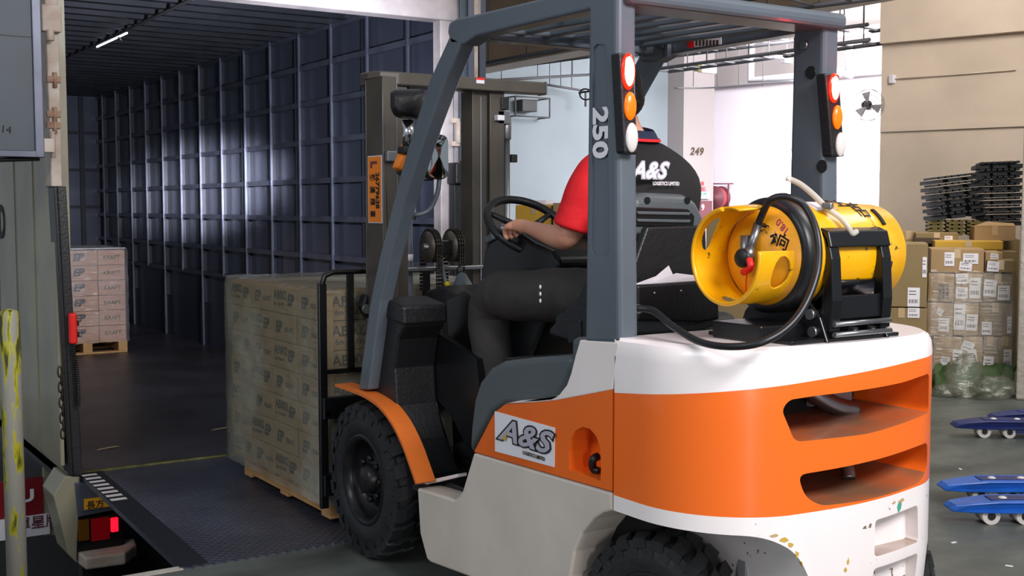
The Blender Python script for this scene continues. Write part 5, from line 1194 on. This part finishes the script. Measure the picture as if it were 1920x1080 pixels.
# hoses
H1 = thing('gas_hose', (2.3, 2.7, 1.14), 'black rubber gas hose looping from the rear pillar over the bottle', 'hose')
hp_ = [P('y', 2.72, 1190, 578), P('y', 2.66, 1225, 583), P('y', 2.55, 1262, 612), P('y', 2.42, 1310, 640), P('y', 2.30, 1365, 650), P('y', 2.22, 1425, 643), P('y', 2.20, 1475, 615), P('y', 2.20, 1510, 570), P('y', 2.21, 1533, 505), P('y', 2.23, 1532, 440), P('y', 2.28, 1510, 388), P('y', 2.32, 1475, 369), P('y', 2.36, 1445, 375), P('y', 2.40, 1430, 400), P('y', 2.42, 1420, 425)]
build('hose', MB().tube(spl(hp_, 8), .0105, 10), 'hose', H1)
build('coupling', MB().tube([P('y', 2.42, 1421, 420), P('y', 2.42, 1414, 445), P('y', 2.42, 1406, 470)], .013, 10), 'steel', H1)
build('coupling', MB().tube([P('y', 2.72, 1184, 577), P('y', 2.72, 1200, 580)], .014, 8).cyl(P('y', 2.72, 1188, 585), P('y', 2.72, 1188, 598), .009), 'steel', H1)
H2 = thing('clear_hose', P('y', 2.4, 1560, 400), 'clear breather hose lying over the top of the yellow bottle', 'hose')
build('hose', MB().tube(spl([P('y', 2.45, 1474, 333), P('y', 2.42, 1500, 345), P('y', 2.38, 1525, 365), P('y', 2.34, 1550, 390), P('y', 2.31, 1575, 408), P('y', 2.29, 1590, 425), P('y', 2.285, 1597, 438), P('y', 2.285, 1606, 434)], 6), .009, 10), 'clearhose', H2)
build('clip', MB().obox(P('y', 2.34, 1552, 386), (.045, .03, .02), rz(.6)), 'steel', H2, bevel=.005)
# papers in the document box
ppr = MB()
for k, pts in enumerate((((1192, 532), (1230, 518), (1254, 498), (1262, 515), (1275, 528)), ((1225, 530), (1268, 512), (1300, 516), (1304, 526)), ((1240, 531), (1290, 520), (1303, 520), (1300, 529)))):
    p_ = XZ(2.94-.008*k, list(pts)); p_ += [(p_[-1][0], 1.20), (p_[0][0], 1.20)]
    ppr = MB().prism(p_, 'y', 2.94-.009*k, 2.942-.009*k)
    solo('paper_sheet', ppr, 'paper', ['tallest folded white paper standing in the document box', 'middle white paper fanned out in the document box', 'shortest white paper at the right of the document box'][k], 'paper', 'papers in the document box')
# ================================================================== DRIVER
DR = thing('person', (2.69, 3.25, 1.13), 'seated person in a black and red polo shirt and black trousers driving the forklift', 'person')
def loft(name, rings, m, parent, n=20, sub=1, solid=0, caps=(True, True)):
    """rings: (centre, axis-a vector, axis-b vector) ellipses"""
    vs = []
    for c, a, b in rings:
        c, a, b = Vector(c), Vector(a), Vector(b)
        for k in range(n): vs.append(c+a*cos(2*pi*k/n)+b*sin(2*pi*k/n))
    fs = [(j*n+k, j*n+(k+1) % n, (j+1)*n+(k+1) % n, (j+1)*n+k) for j in range(len(rings)-1) for k in range(n)]
    if caps[0]: fs.append(tuple(range(n-1, -1, -1)))
    if caps[1]: fs.append(tuple(range((len(rings)-1)*n, len(rings)*n)))
    o = build(name, MB().add(vs, fs, 0, True), m, parent, sub=sub, solid=solid); return o
def limb(name, pts, rad, m, parent, n=16, ref=(1, 0, 0), caps=(True, True), wrinkle=0, rs=1):
    pts = spl(pts, 5); rad = spl([Vector((r, 0, 0)) for r in rad], 5); rr = random.Random(rs); rings = []
    for i, p in enumerate(pts):
        t = (pts[min(i+1, len(pts)-1)]-pts[max(i-1, 0)]).normalized(); a = Vector(ref); a = (a-t*a.dot(t)).normalized(); b = t.cross(a)
        w = 1+wrinkle*(sin(i*2.1)+rr.uniform(-.6, .6)); r = rad[i].x*w
        rings.append((p+a*wrinkle*rr.uniform(-.02, .02), a*r, b*r*(1+wrinkle*rr.uniform(-1, 1))))
    return loft(name, rings, m, parent, n=n, caps=caps)
LS = P('x', 2.51, 1118, 322); LE = P('x', 2.43, 1064, 452); LW = P('x', 2.52, 990, 426)
RS = Vector((2.865, 3.30, 1.60)); RE = Vector((2.92, 3.46, 1.33)); RW = Vector((2.90, 3.74, 1.40))
HC = P('y', 3.36, 1152, 182)
hd = [((2.69, 3.26, 1.15), .12), ((2.69, 3.24, 1.35), .115), ((2.70, 3.24, 1.56), .12), ((2.70, 3.28, 1.70), .06), ((HC.x+.01, 3.33, HC.z-.09), .058), ((HC.x, 3.38, HC.z-.02), .078), ((HC.x, 3.37, HC.z+.05), .078),
      (tuple(LS+Vector((.05, 0, 0))), .055), (tuple(LE), .043), (tuple(LE.lerp(LW, .35)), .043), (tuple(LW), .027), (tuple(RS-Vector((.05, 0, 0))), .055), (tuple(RE), .043), (tuple(RW), .027),
      ((2.56, 3.34, 1.16), .085), ((2.52, 3.93, 1.12), .06), ((2.52, 4.02, .62), .04), ((2.53, 4.10, .50), .035), ((2.80, 3.34, 1.16), .085), ((2.86, 3.93, 1.12), .06), ((2.86, 4.02, .62), .04), ((2.86, 4.12, .50), .035), ((HC.x, 3.475, HC.z-.01), .014)]
ed = [(0, 1), (1, 2), (2, 3), (3, 4), (4, 5), (5, 6), (2, 7), (7, 8), (8, 9), (9, 10), (2, 11), (11, 12), (12, 13), (0, 14), (14, 15), (15, 16), (16, 17), (0, 18), (18, 19), (19, 20), (20, 21), (5, 22)]
# left hand on the spinner knob, five bent fingers grown from the wrist
KP = Vector(KN)+SWN*.055+Vector((.01, -.01, 0))
f = (KP-LW).normalized(); up_ = Vector((-.25, -.35, .9)); sd = f.cross(up_).normalized(); up_ = sd.cross(f).normalized()
pc = LW+f*.045; ip = len(hd)
hd.append((tuple(pc), (.024, .036))); ed.append((10, ip))
for i in range(4):
    o_ = sd*((i-1.5)*.0215); L_ = (1.1, 1.22, 1.15, .95)[i]
    k0 = pc+o_+f*.050+up_*.006; k1 = k0+f*.026*L_-up_*.014; k2 = k1+f*.006*L_-up_*.026*L_; k3 = k2-f*.016*L_-up_*.012
    b = len(hd)
    for q_, r_ in ((k0, .0135), (k1, .0120), (k2, .0105), (k3, .0090)): hd.append((tuple(q_), r_))
    ed += [(ip, b), (b, b+1), (b+1, b+2), (b+2, b+3)]
b = len(hd); sg = 1
for q_, r_ in ((pc+sd*.034+f*.008, .0135), (pc+sd*.052+f*.034-up_*.004, .012), (pc+sd*.050+f*.062-up_*.012, .010)): hd.append((tuple(q_), r_))
ed += [(ip, b), (b, b+1), (b+1, b+2)]
rp_ = RW+Vector((-.03, .04, .01)); b = len(hd); hd.append((tuple(rp_), .026)); ed.append((13, b)); r0 = b
for i in range(4):
    o_ = Vector((.018*(i-1.5), 0, .006*(i-1.5))); b = len(hd); q0 = rp_+o_+Vector((-.01, .045, .005))
    for q_, r_ in ((q0, .011), (q0+Vector((-.005, .022, -.014)), .0095), (q0+Vector((-.002, .012, -.036)), .0085)): hd.append((tuple(q_), r_))
    ed += [(r0, b), (b, b+1), (b+1, b+2)]
b = len(hd); hd.append((tuple(rp_+Vector((-.035, .02, .0))), .011)); hd.append((tuple(rp_+Vector((-.045, .045, -.005))), .009)); ed += [(r0, b), (b, b+1)]
body = skin('body', hd, ed, 'skin', DR, sub=2)
for s in (-1, 1):
    build('ear', MB().ell((HC.x+s*.082, 3.355, HC.z-.005), (.010, .022, .032), 10, 8), 'skin', DR)
    build('eye', MB().ell((HC.x+s*.032, 3.452, HC.z+.02), (.013, .008, .009), 10, 8), 'paper', DR)
build('mouth', MB().ell((HC.x, 3.455, HC.z-.055), (.024, .006, .005), 10, 6), 'redsign', DR)
hr = MB().ell((HC.x, 3.352, HC.z+.045), (.090, .103, .085), 24, 14).ell((HC.x, 3.315, HC.z-.01), (.084, .078, .075), 20, 12)
build('hair', hr, 'hair', DR)
g = MB().tube([(HC.x-.085, 3.36, HC.z+.02), (HC.x-.078, 3.47, HC.z+.02), (HC.x-.06, 3.485, HC.z+.02)], .0035, 6).tube([(HC.x+.085, 3.36, HC.z+.02), (HC.x+.078, 3.47, HC.z+.02)], .0035, 6)
for s in (-1, 1): g.tube([(HC.x+s*.036+cos(2*pi*k/16)*.028, 3.485, HC.z+.018+sin(2*pi*k/16)*.02) for k in range(16)], .003, 5, closed=True)
build('glasses', g, 'black', DR)
# shirt: black torso lofted from the waist to the neck
T_ = []
for z, y, rx, ry, x in ((1.10, 3.26, .185, .135, 2.69), (1.22, 3.25, .185, .135, 2.69), (1.36, 3.23, .200, .130, 2.695), (1.50, 3.225, .230, .130, 2.70), (1.585, 3.23, .246, .122, 2.705), (1.640, 3.245, .232, .108, 2.705), (1.685, 3.255, .185, .092, 2.705), (1.72, 3.265, .120, .080, 2.705), (1.745, 3.275, .080, .070, 2.70)):
    T_.append(((x, y, z), (rx, 0, 0), (0, ry, .02)))
sh = loft('shirt', T_, 'blackcloth', DR, n=28, sub=1)
loft('collar', [((2.70, 3.275, 1.742), (.080, 0, 0), (0, .070, .01)), ((2.70, 3.283, 1.765), (.075, 0, 0), (0, .067, .015)), ((2.70, 3.29, 1.785), (.068, 0, 0), (0, .062, .015))], mat('navy_cloth', '#1b2440', .8), sh, caps=(False, False), solid=.004)
loft('collar_stripe', [((2.70, 3.275, 1.738), (.088, 0, 0), (0, .078, .01)), ((2.70, 3.278, 1.752), (.084, 0, 0), (0, .075, .012))], 'red', sh, caps=(False, False), solid=.003)
d1 = (LE-LS)
limb('sleeve', [LS+Vector((.09, -.01, .01)), LS+Vector((.02, 0, .005)), LS+d1*.25+Vector((-.01, 0, 0)), LS+d1*.55+Vector((-.008, .0, 0)), LS+d1*.84], [.066, .074, .072, .070, .074], 'red', sh, n=20, wrinkle=.012, rs=3)
limb('sleeve', [RS-Vector((.09, 0, 0)), RS-Vector((.02, 0, 0)), RS+(RE-RS)*.3, RS+(RE-RS)*.8], [.062, .070, .070, .068], 'blackcloth', sh, n=20, wrinkle=.012)
yb_ = 3.092
lo_ = P('y', yb_, 1184, 333); logo(sh, lo_, (1, 0, 0), (0, -.06, 1), .056, 'silver', 'paper', .05)
text('lettering', 'LOGISTICS LIMITED', P('y', yb_-.003, 1224, 347), (1, 0, 0), (0, 0, 1), .0125, 'paper', sh, bold=.04, sx=.80)
# trousers
tr = loft('trousers', [((2.69, 3.26, 1.235), (.18, 0, 0), (0, .14, 0)), ((2.69, 3.27, 1.16), (.205, 0, 0), (0, .165, 0)), ((2.69, 3.29, 1.09), (.205, 0, 0), (0, .17, 0)), ((2.69, 3.29, 1.04), (.17, 0, 0), (0, .14, 0))], 'trouser', DR, n=24)
K = P('x', 2.50, 925, 552)
limb('trouser_leg', [(2.58, 3.28, 1.16), (2.55, 3.5, 1.17), (2.51, 3.78, 1.155), (2.50, K.y-.03, K.z-.005), (2.50, K.y+.035, K.z-.09), (2.505, K.y+.0, .88), (2.51, K.y-.02, .70), (2.52, K.y+.0, .53)], [.115, .108, .100, .094, .088, .084, .082, .088], 'trouser', tr, n=20, wrinkle=.03, rs=5, caps=(True, False))
limb('trouser_leg', [(2.80, 3.28, 1.16), (2.84, 3.5, 1.17), (2.86, 3.8, 1.15), (2.87, 3.98, 1.11), (2.87, 4.0, .95), (2.87, 4.0, .70), (2.87, 4.03, .53)], [.115, .105, .095, .09, .085, .08, .085], 'trouser', tr, n=20, wrinkle=.03, rs=6, caps=(True, False))
for x_ in (2.52, 2.87): build('shoe', MB().ell((x_, 4.13, .475), (.048, .13, .045), 16, 10).box((x_-.042, 4.02, .432), (x_+.042, 4.23, .450)), 'black', DR)
for k in range(3): q_ = P('x', 2.388, 1013, 538+k*13); build('trouser_mark', MB().ell(q_, (.003, .006, .008), 8, 6), 'paper', tr)
# ================================================================== GOODS AT THE RIGHT AND BEHIND THE CAB
GD = radians(50); GDir = Vector((sin(GD), cos(GD), 0)); GR = Vector((cos(GD), -sin(GD), 0)); GM = Matrix((GR, GDir, Vector((0, 0, 1)))).transposed()
def gp(px, py, d, D=None):
    D = D or GDir; v = _d+_r*((px-960)/F_PX)+_u*((540-py)/F_PX); t = d/(D.x*v.x+D.y*v.y); return Vector((v.x*t, v.y*t, CAM_H+v.z*t))
def gbox(px0, py0, px1, py1, d, dep, m, label, marks=(), group=None, name='carton', ground=False, tape=True, gap=.004, tex=None):
    a = gp(px0, py1, d); b = gp(px1, py1, d); z0 = a.z; z1 = gp(px0, py0, d).z
    if ground: z0 = 0
    w = (b-a).length; c = (a+b)/2; c.z = z0
    t = thing(name, c+GDir*dep/2, label, name if name != 'carton' else 'carton', group); t['category'] = {'carton': 'carton', 'crate': 'crate'}[name]
    cc = c+GDir*dep/2+Vector((0, 0, (z1-z0)/2))
    build('box_body', MB().obox(cc, (w-gap, dep, z1-z0-gap), GM), m, t, bevel=.006)
    if tape: build('tape', MB().obox(cc+Vector((0, 0, (z1-z0)/2-.001)), (w-gap, .05, .003), GM).obox(c+Vector((0, 0, z1-z0-.04))-GDir*.001, (.05, .003, .08), GM), 'tape', t)
    for mk in marks:
        if mk[0] == 'L':            # shipping label with bars
            p = [gp(mk[1], mk[2], d), gp(mk[3], mk[4], d)]; w_ = (Vector((p[1].x, p[1].y))-Vector((p[0].x, p[0].y))).length; h_ = abs(p[0].z-p[1].z)
            ce = (p[0]+p[1])/2-GDir*.004; rot = GM @ Matrix.Rotation(radians(mk[5] if len(mk) > 5 else 0), 3, 'Y')
            lb = build('shipping_label', MB().obox(ce, (w_, .003, h_), rot), 'paper', t)
            mb = MB(); n = 9
            for k in range(n): mb.obox(ce-GDir*.002+rot@Vector((w_*(-.34+.68*k/(n-1)), 0, -h_*.22)), (w_*(.03 if k % 3 else .06), .001, h_*.2), rot)
            for k in range(2): mb.obox(ce-GDir*.002+rot@Vector((-w_*.1, 0, h_*(.15+.16*k))), (w_*.6, .001, h_*.04), rot)
            build('barcode', mb, 'inkfade', lb)
        elif mk[0] == 'B':
            p = gp(mk[1], mk[2], d); build('printed_marking', MB().obox(p-GDir*.003, (mk[3], .002, mk[4]), GM), 'inkfade', t)
    return t
d0 = 10.35
g_ = 'film-wrapped cartons by the concrete column'
gbox(1744, 466, 1845, 511, d0, .5, 'carton', 'wide carton on top of the wrapped stack with two white labels', [('L', 1771, 473, 1789, 499), ('L', 1806, 475, 1834, 495), ('L', 1799, 491, 1822, 508, 5)], g_)
gbox(1846, 472, 1880, 511, d0+.05, .45, 'carton', 'narrow top carton with a pink-edged label in the wrapped stack', [('L', 1857, 476, 1872, 486)], g_)
gbox(1850, 487, 1903, 511, d0-.03, .3, 'carton2', 'low carton at the top right of the wrapped stack against the column', [('L', 1851, 490, 1873, 509, 4)], g_)
R1 = [(1739, 1789), (1789, 1842), (1842, 1898)]
gbox(1739, 512, 1789, 566, d0, .5, 'carton', 'upper middle row carton at the left with dark bars printed on it', [('B', 1762, 547, .02, .12), ('B', 1769, 547, .02, .12), ('B', 1776, 547, .02, .12), ('L', 1793, 513, 1794, 514)], g_)
gbox(1789, 512, 1842, 566, d0, .5, 'carton', 'upper middle row carton in the centre under glossy film', [('L', 1793, 513, 1816, 532, -6), ('L', 1818, 520, 1838, 560), ('L', 1793, 538, 1814, 560)], g_)
gbox(1842, 512, 1898, 566, d0, .5, 'carton2', 'upper middle row carton at the right beside the column', [('L', 1845, 524, 1868, 556, 3), ('L', 1871, 535, 1893, 563)], g_)
gbox(1736, 567, 1787, 629, d0, .5, 'carton', 'lower middle row carton at the left with one tilted label', [('L', 1760, 596, 1779, 622, 3), ('L', 1756, 578, 1768, 590, 35)], g_)
gbox(1787, 567, 1835, 629, d0, .5, 'carton', 'lower middle row carton in the centre with two tall labels', [('L', 1789, 570, 1809, 619), ('L', 1812, 589, 1832, 620, 3)], g_)
gbox(1835, 567, 1896, 629, d0, .5, 'carton2', 'lower middle row carton at the right with one square label', [('L', 1841, 603, 1859, 628), ('L', 1889, 594, 1896, 625)], g_)
gbox(1748, 630, 1804, 700, d0, .5, 'carton', 'bottom row carton at the left with a tall label and a small one', [('L', 1786, 655, 1803, 698, 3), ('L', 1763, 668, 1780, 692, 8)], g_)
gbox(1804, 630, 1842, 700, d0, .5, 'carton', 'bottom row carton in the centre with a slanted label', [('L', 1816, 655, 1832, 697, -8), ('L', 1804, 640, 1826, 658, 18)], g_)
gbox(1842, 630, 1868, 706, d0, .5, 'carton2', 'narrow bottom row carton with one label', [('L', 1844, 668, 1862, 705, 2)], g_)
gbox(1868, 630, 1897, 706, d0, .5, 'carton2', 'bottom row carton touching the column with foil film', [('L', 1882, 655, 1896, 690), ('L', 1872, 688, 1892, 705)], g_)
# pallet and tarpaulin beneath
a = gp(1745, 715, d0); b = gp(1900, 715, d0); w = (b-a).length
pt = thing('wooden_pallet', ((a+b)/2).to_tuple()[:2]+(0,), 'dark pallet under the film-wrapped cartons by the column', 'pallet')
c = (a+b)/2+GDir*.25; mb = MB()
for k in range(3): mb.obox((c.x+GR.x*(k-1)*w*.42, c.y+GR.y*(k-1)*w*.42, .06), (.1, .55, .08), GM)
build('block', mb, 'olivepallet', pt)
zt_ = gp(1748, 700, d0).z
build('deck', MB().obox((c.x, c.y, (zt_+.10)/2-.002), (w, .55, zt_-.105), GM).obox((c.x, c.y, .01), (w, .55, .02), GM), 'olivepallet', pt)
rr = random.Random(3); pts = []; n = 22; mb = MB(); vs = []
for j in range(7):
    for k in range(n+1):
        s = k/n; base = gp(1751+152*s, 722, d0-.10-.35*(j/6)**1.5)
        z = max(.004, .20*(1-j/6)+rr.uniform(-.02, .025)); vs.append((base.x+rr.uniform(-.02, .02), base.y+rr.uniform(-.02, .02), z if j < 6 else .003))
mb.add(vs, [(j*(n+1)+k, j*(n+1)+k+1, (j+1)*(n+1)+k+1, (j+1)*(n+1)+k) for j in range(6) for k in range(n)], 0, True)
solo('tarpaulin', mb, 'greenbag', 'crumpled dark green tarpaulin at the foot of the wrapped cartons', 'tarpaulin', solid=.006)
# glossy film round the stack (local frame)
def gfilm(px0, px1, py0, py1, d, dep, m, label, seed, amp=.015):
    rr = random.Random(seed); a = gp(px0, py1, d); b = gp(px1, py1, d); z0, z1 = a.z, gp(px0, py0, d).z; mb = MB(); vs = []; nx, nz = 26, 14
    path = [a+GDir*dep*.5]+[a.lerp(b, k/nx) for k in range(nx+1)]+[b+GDir*dep*.5]; N_ = len(path)
    for j in range(nz+1):
        for i, p in enumerate(path): vs.append((p.x-GDir.x*rr.uniform(0, amp*2), p.y-GDir.y*rr.uniform(0, amp*2), z0+(z1-z0)*j/nz+rr.uniform(-amp, amp)))
    mb.add(vs, [(j*N_+i, j*N_+i+1, (j+1)*N_+i+1, (j+1)*N_+i) for j in range(nz) for i in range(N_-1)], 0, True)
    return tag(build('stretch_film', mb, m, recalc=False), label, 'stretch film')
gfilm(1737, 1899, 508, 712, d0-.02, .5, 'film2', 'shiny creased film around the cartons beside the concrete column', 8)
# dark stack on the left of the wrapped one
d1_ = 9.9
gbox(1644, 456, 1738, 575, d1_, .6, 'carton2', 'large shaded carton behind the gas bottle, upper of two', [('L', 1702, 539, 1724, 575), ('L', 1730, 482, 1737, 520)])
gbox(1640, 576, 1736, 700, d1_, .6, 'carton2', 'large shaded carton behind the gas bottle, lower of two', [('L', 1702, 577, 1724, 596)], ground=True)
# back row
gbox(1716, 436, 1797, 456, 11.3, .5, 'carton2', 'long flat carton with printing behind the stacks, below the tilted pallets', [('B', 1738, 450, .22, .04), ('L', 1771, 442, 1786, 455)])
gbox(1690, 433, 1716, 470, 11.6, .5, 'carton', 'pale carton half hidden behind the yellow bottle', [])
gbox(1752, 451, 1881, 468, 10.95, .4, 'carton3', 'bright yellow flat carton lying behind the wrapped stack', [])
gbox(1826, 424, 1904, 452, 11.2, .5, 'carton', 'carton with raised flaps below the taller black pallets', [])
q = [gp(1826, 424, 11.2), gp(1904, 424, 11.2)]; p3 = gp(1850, 416, 11.35); p4 = gp(1900, 419, 11.35)
solo('carton_flap', MB().add([q[0], q[1], p4, p3], [(0, 1, 2, 3)]), 'carton', 'open cardboard flap sticking up under the taller black pallets', 'carton flap', solid=.006)
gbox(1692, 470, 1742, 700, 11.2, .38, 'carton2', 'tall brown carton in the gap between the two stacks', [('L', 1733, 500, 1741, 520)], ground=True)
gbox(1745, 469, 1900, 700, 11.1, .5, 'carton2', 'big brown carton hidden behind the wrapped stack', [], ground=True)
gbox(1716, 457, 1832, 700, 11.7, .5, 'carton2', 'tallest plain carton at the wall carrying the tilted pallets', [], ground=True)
# pallets: one prototype each, copied up the stacks
def make_pallet(name, m, w, l, h):
    o = bpy.data.objects.new(name, None); C.objects.link(o); o['_o'] = [0, 0, 0]
    mb = MB()
    for k in range(7): mb.obox((-w/2+w*(k+.5)/7, 0, h-.01), (w/7*.72, l, .018))
    build('deck', mb, m, o)
    mb = MB()
    for k in range(3): mb.obox(((k-1)*w*.43, 0, .012), (.12, l, .02))
    build('base_runner', mb, m, o)
    for i in (-1, 0, 1): build('block', MB().obox((i*w*.42, 0, h*.45), (.13, l*.9, h-.05)), m, o)
    return o
def dup_tree(o):
    r = o.copy(); C.objects.link(r)
    for c in o.children: d = c.copy(); C.objects.link(d); d.parent = r
    return r
ordw = ['bottom', 'second', 'third', 'fourth', 'fifth', 'sixth', 'seventh', 'eighth', 'ninth', 'tenth', 'eleventh', 'twelfth']
def pstack(proto, base, n, step, tilt, wherelab, group, rot=0):
    for k in range(n):
        o = proto if k == 0 else dup_tree(proto)
        Rm = GM @ Matrix.Rotation(rot, 3, 'Z') @ Matrix.Rotation(tilt, 3, 'Y')
        o.matrix_world = Matrix.Translation(base+Rm@Vector((0, 0, k*step))) @ Rm.to_4x4()
        tag(o, '%s %s' % ('topmost' if k == n-1 else 'bottom' if k == 0 else ordw[k]+' from the bottom,', wherelab), 'pallet', group)
d2 = 11.6
a = gp(1746, 444, d2); b = gp(1838, 440, d2); w = (b-a).length
pstack(make_pallet('board_pallet', 'olivepallet', w, .5, .035), (a+b)/2+GDir*.27, 4, .036, 0, 'olive board pallet of the low pile under the tilted black pallets', 'olive pallets')
a = gp(1749, 414, d2); b = gp(1836, 404, d2); w = (b-a).length
pp_ = make_pallet('plastic_pallet', 'plasticpallet', w, .5, .065)
pstack(pp_, (a+b)/2+GDir*.27, 6, .068, -.12, 'black plastic pallet of the shorter tilted stack', 'black pallets of the tilted stack', rot=.12)
a = gp(1838, 424, d2+.1); b = gp(1915, 424, d2+.1); w = (b-a).length
pp2 = make_pallet('plastic_pallet', 'plasticpallet', w, .5, .065)
pstack(pp2, (a+b)/2+GDir*.27, 9, .067, -.03, 'black plastic pallet of the taller stack beside the column', 'black pallets of the taller stack')
gbox(1836, 448, 1905, 700, 11.7, .5, 'carton2', 'plain carton carrying the taller black pallet stack', [], ground=True)
# boxes glimpsed below and left of the bottle, and through the cab
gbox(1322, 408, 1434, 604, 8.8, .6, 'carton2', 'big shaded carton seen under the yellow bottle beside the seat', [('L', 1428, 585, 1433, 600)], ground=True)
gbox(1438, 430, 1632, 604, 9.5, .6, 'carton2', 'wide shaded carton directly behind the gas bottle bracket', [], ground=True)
gbox(966, 384, 1034, 462, 9.6, .5, 'carton3', 'yellow carton seen through the steering wheel', [('B', 1003, 442, .14, .06)])
gbox(966, 463, 1010, 560, 9.6, .5, 'carton3', 'yellow carton lowest behind the dashboard', [], ground=True)
gbox(1012, 462, 1100, 600, 9.3, .6, 'carton', 'tan carton with two white labels behind the driver elbow', [('L', 1032, 478, 1046, 500), ('L', 1047, 473, 1059, 500, 3)], ground=True)
gbox(1036, 380, 1100, 461, 9.55, .5, 'carton', 'upper tan carton between the yellow box and the driver', [])
gbox(996, 375, 1024, 384, 9.65, .3, 'paper', 'small white box on top of the yellow carton', [], tape=False)
gbox(868, 448, 888, 520, 8.2, .4, 'carton', 'narrow carton standing just right of the truck post', [('L', 872, 470, 882, 485)], ground=True)
gbox(879, 418, 889, 447, 8.3, .3, 'stickero', 'small orange box on the narrow carton by the truck post', [], tape=False)
# film waste on the floor
for k, (px, py, r_) in enumerate(((1808, 722, (.17, .13, .17)), (1866, 736, (.22, .12, .09)), (1775, 752, (.13, .10, .05)))):
    q = gp(px, py, d0-.55-.0*k); q.z = r_[2]*.9; rr = random.Random(20+k); mb = MB().ell((0, 0, 0), (1, 1, 1), 22, 14); vs = []
    for v in mb.v:
        v = Vector(v); nrm = v.normalized(); f_ = 1+.18*sin(nrm.x*7+k)*sin(nrm.z*9+k*2)+rr.uniform(-.10, .10)
        vs.append((q.x+v.x*r_[0]*f_, q.y+v.y*r_[1]*f_, max(.003, q.z+v.z*r_[2]*f_)))
    mb.v = vs; solo('film_bundle', mb, 'filmbag', ['tallest crumpled bundle of clear film on the green tarpaulin', 'flatter clear film bundle nearest the column', 'small shiny film scrap nearest the forklift'][k], 'film waste', recalc=False)
# pallet jacks
def jack(name_l, tip_n, tip_f, m, lab, ang, zt=.105, L=1.15):
    d_ = Vector((cos(ang), sin(ang), 0)); n_ = Vector((-d_.y, d_.x, 0))
    t = thing('pallet_jack', tip_n, lab, 'pallet jack')
    Rm = Matrix((d_, n_, Vector((0, 0, 1)))).transposed()
    for o_ in (tip_n, tip_f):
        o_ = Vector((o_.x, o_.y, 0)); prof = [(0, .075), (.03, .095), (.10, zt), (.22, zt+.012), (L, zt+.012), (L, zt-.045), (.26, zt-.045), (.12, .06), (.02, .062)]
        vs = []
        for s, wd in ((-1, 1), (1, 1)):
            for x_, z_ in prof: vs.append(o_+d_*x_+n_*s*(.08 if x_ > .15 else .045+.2*x_)+Vector((0, 0, z_)))
        n = len(prof); mb = MB().add(vs, [tuple(range(n)), tuple(range(2*n-1, n-1, -1))]+[(i, i+n, (i+1) % n+n, (i+1) % n) for i in range(n)])
        fk = build('fork', mb, m, t, bevel=.006)
        build('roller_cover', MB().obox(o_+d_*.37+Vector((0, 0, zt+.0125)), (.34, .085, .004), Rm), 'blue2', fk)
        build('fork_rib', MB().obox(o_+d_*.62-n_*.06+Vector((0, 0, .05)), (.45, .02, .03), Rm), m, fk)
        for x_, r_ in ((.20, .042), (.36, .040)): build('roller', MB().cyl(o_+d_*x_-n_*.05+Vector((0, 0, r_)), o_+d_*x_+n_*.05+Vector((0, 0, r_)), r_, 20), 'whitewheel', fk); build('roller_hub', MB().cyl(o_+d_*x_-n_*.055+Vector((0, 0, r_)), o_+d_*x_+n_*.055+Vector((0, 0, r_)), r_*.45, 12), 'black', fk)
        for x_ in (.27, .42): build('roller', MB().ell(o_+d_*(x_)+Vector((0, 0, zt)), (.028, .028, .022), 14, 8), 'whitewheel', fk)
    mid = (Vector(tip_n)+Vector(tip_f))/2; mid.z = 0
    build('chassis', MB().obox(mid+d_*(L+.08)+Vector((0, 0, .14)), (.18, .54, .16), Rm), m, t, bevel=.02)
    build('tiller', MB().tube([mid+d_*(L+.2)+Vector((0, 0, .2)), mid+d_*(L+.32)+Vector((0, 0, 1.1))], .018, 10), m, t)
    build('steer_wheel', MB().cyl(mid+d_*(L+.2)-n_*.07+Vector((0, 0, .09)), mid+d_*(L+.2)+n_*.07+Vector((0, 0, .09)), .09, 24), 'whitewheel', t)
    return t
jack('a', P('z', .08, 1773, 948), P('z', .08, 1760, 910), 'blue', 'bright blue pallet jack with white rollers beside the counterweight', radians(-33.4))
jack('b', P('z', .08, 1783, 795), P('z', .08, 1853, 780), 'blue2', 'dark navy pallet jack lying farther back towards the cartons', radians(-38))
for k, (px, py) in enumerate(((1788, 1018), (1800, 880), (1892, 1062))):
    q = P('z', .001, px, py); solo('floor_scrap', MB().obox(q+Vector((0, 0, .002)), (.03, .012, .003), rz(k)), 'paper', ['tiny white scrap on the floor in front of the blue pallet jack', 'tiny pale scrap on the floor between the two pallet jacks', 'tiny pale scrap at the lower right of the floor'][k], 'scrap')
for o in list(bpy.data.objects):
    if '_o' in o: del o['_o']
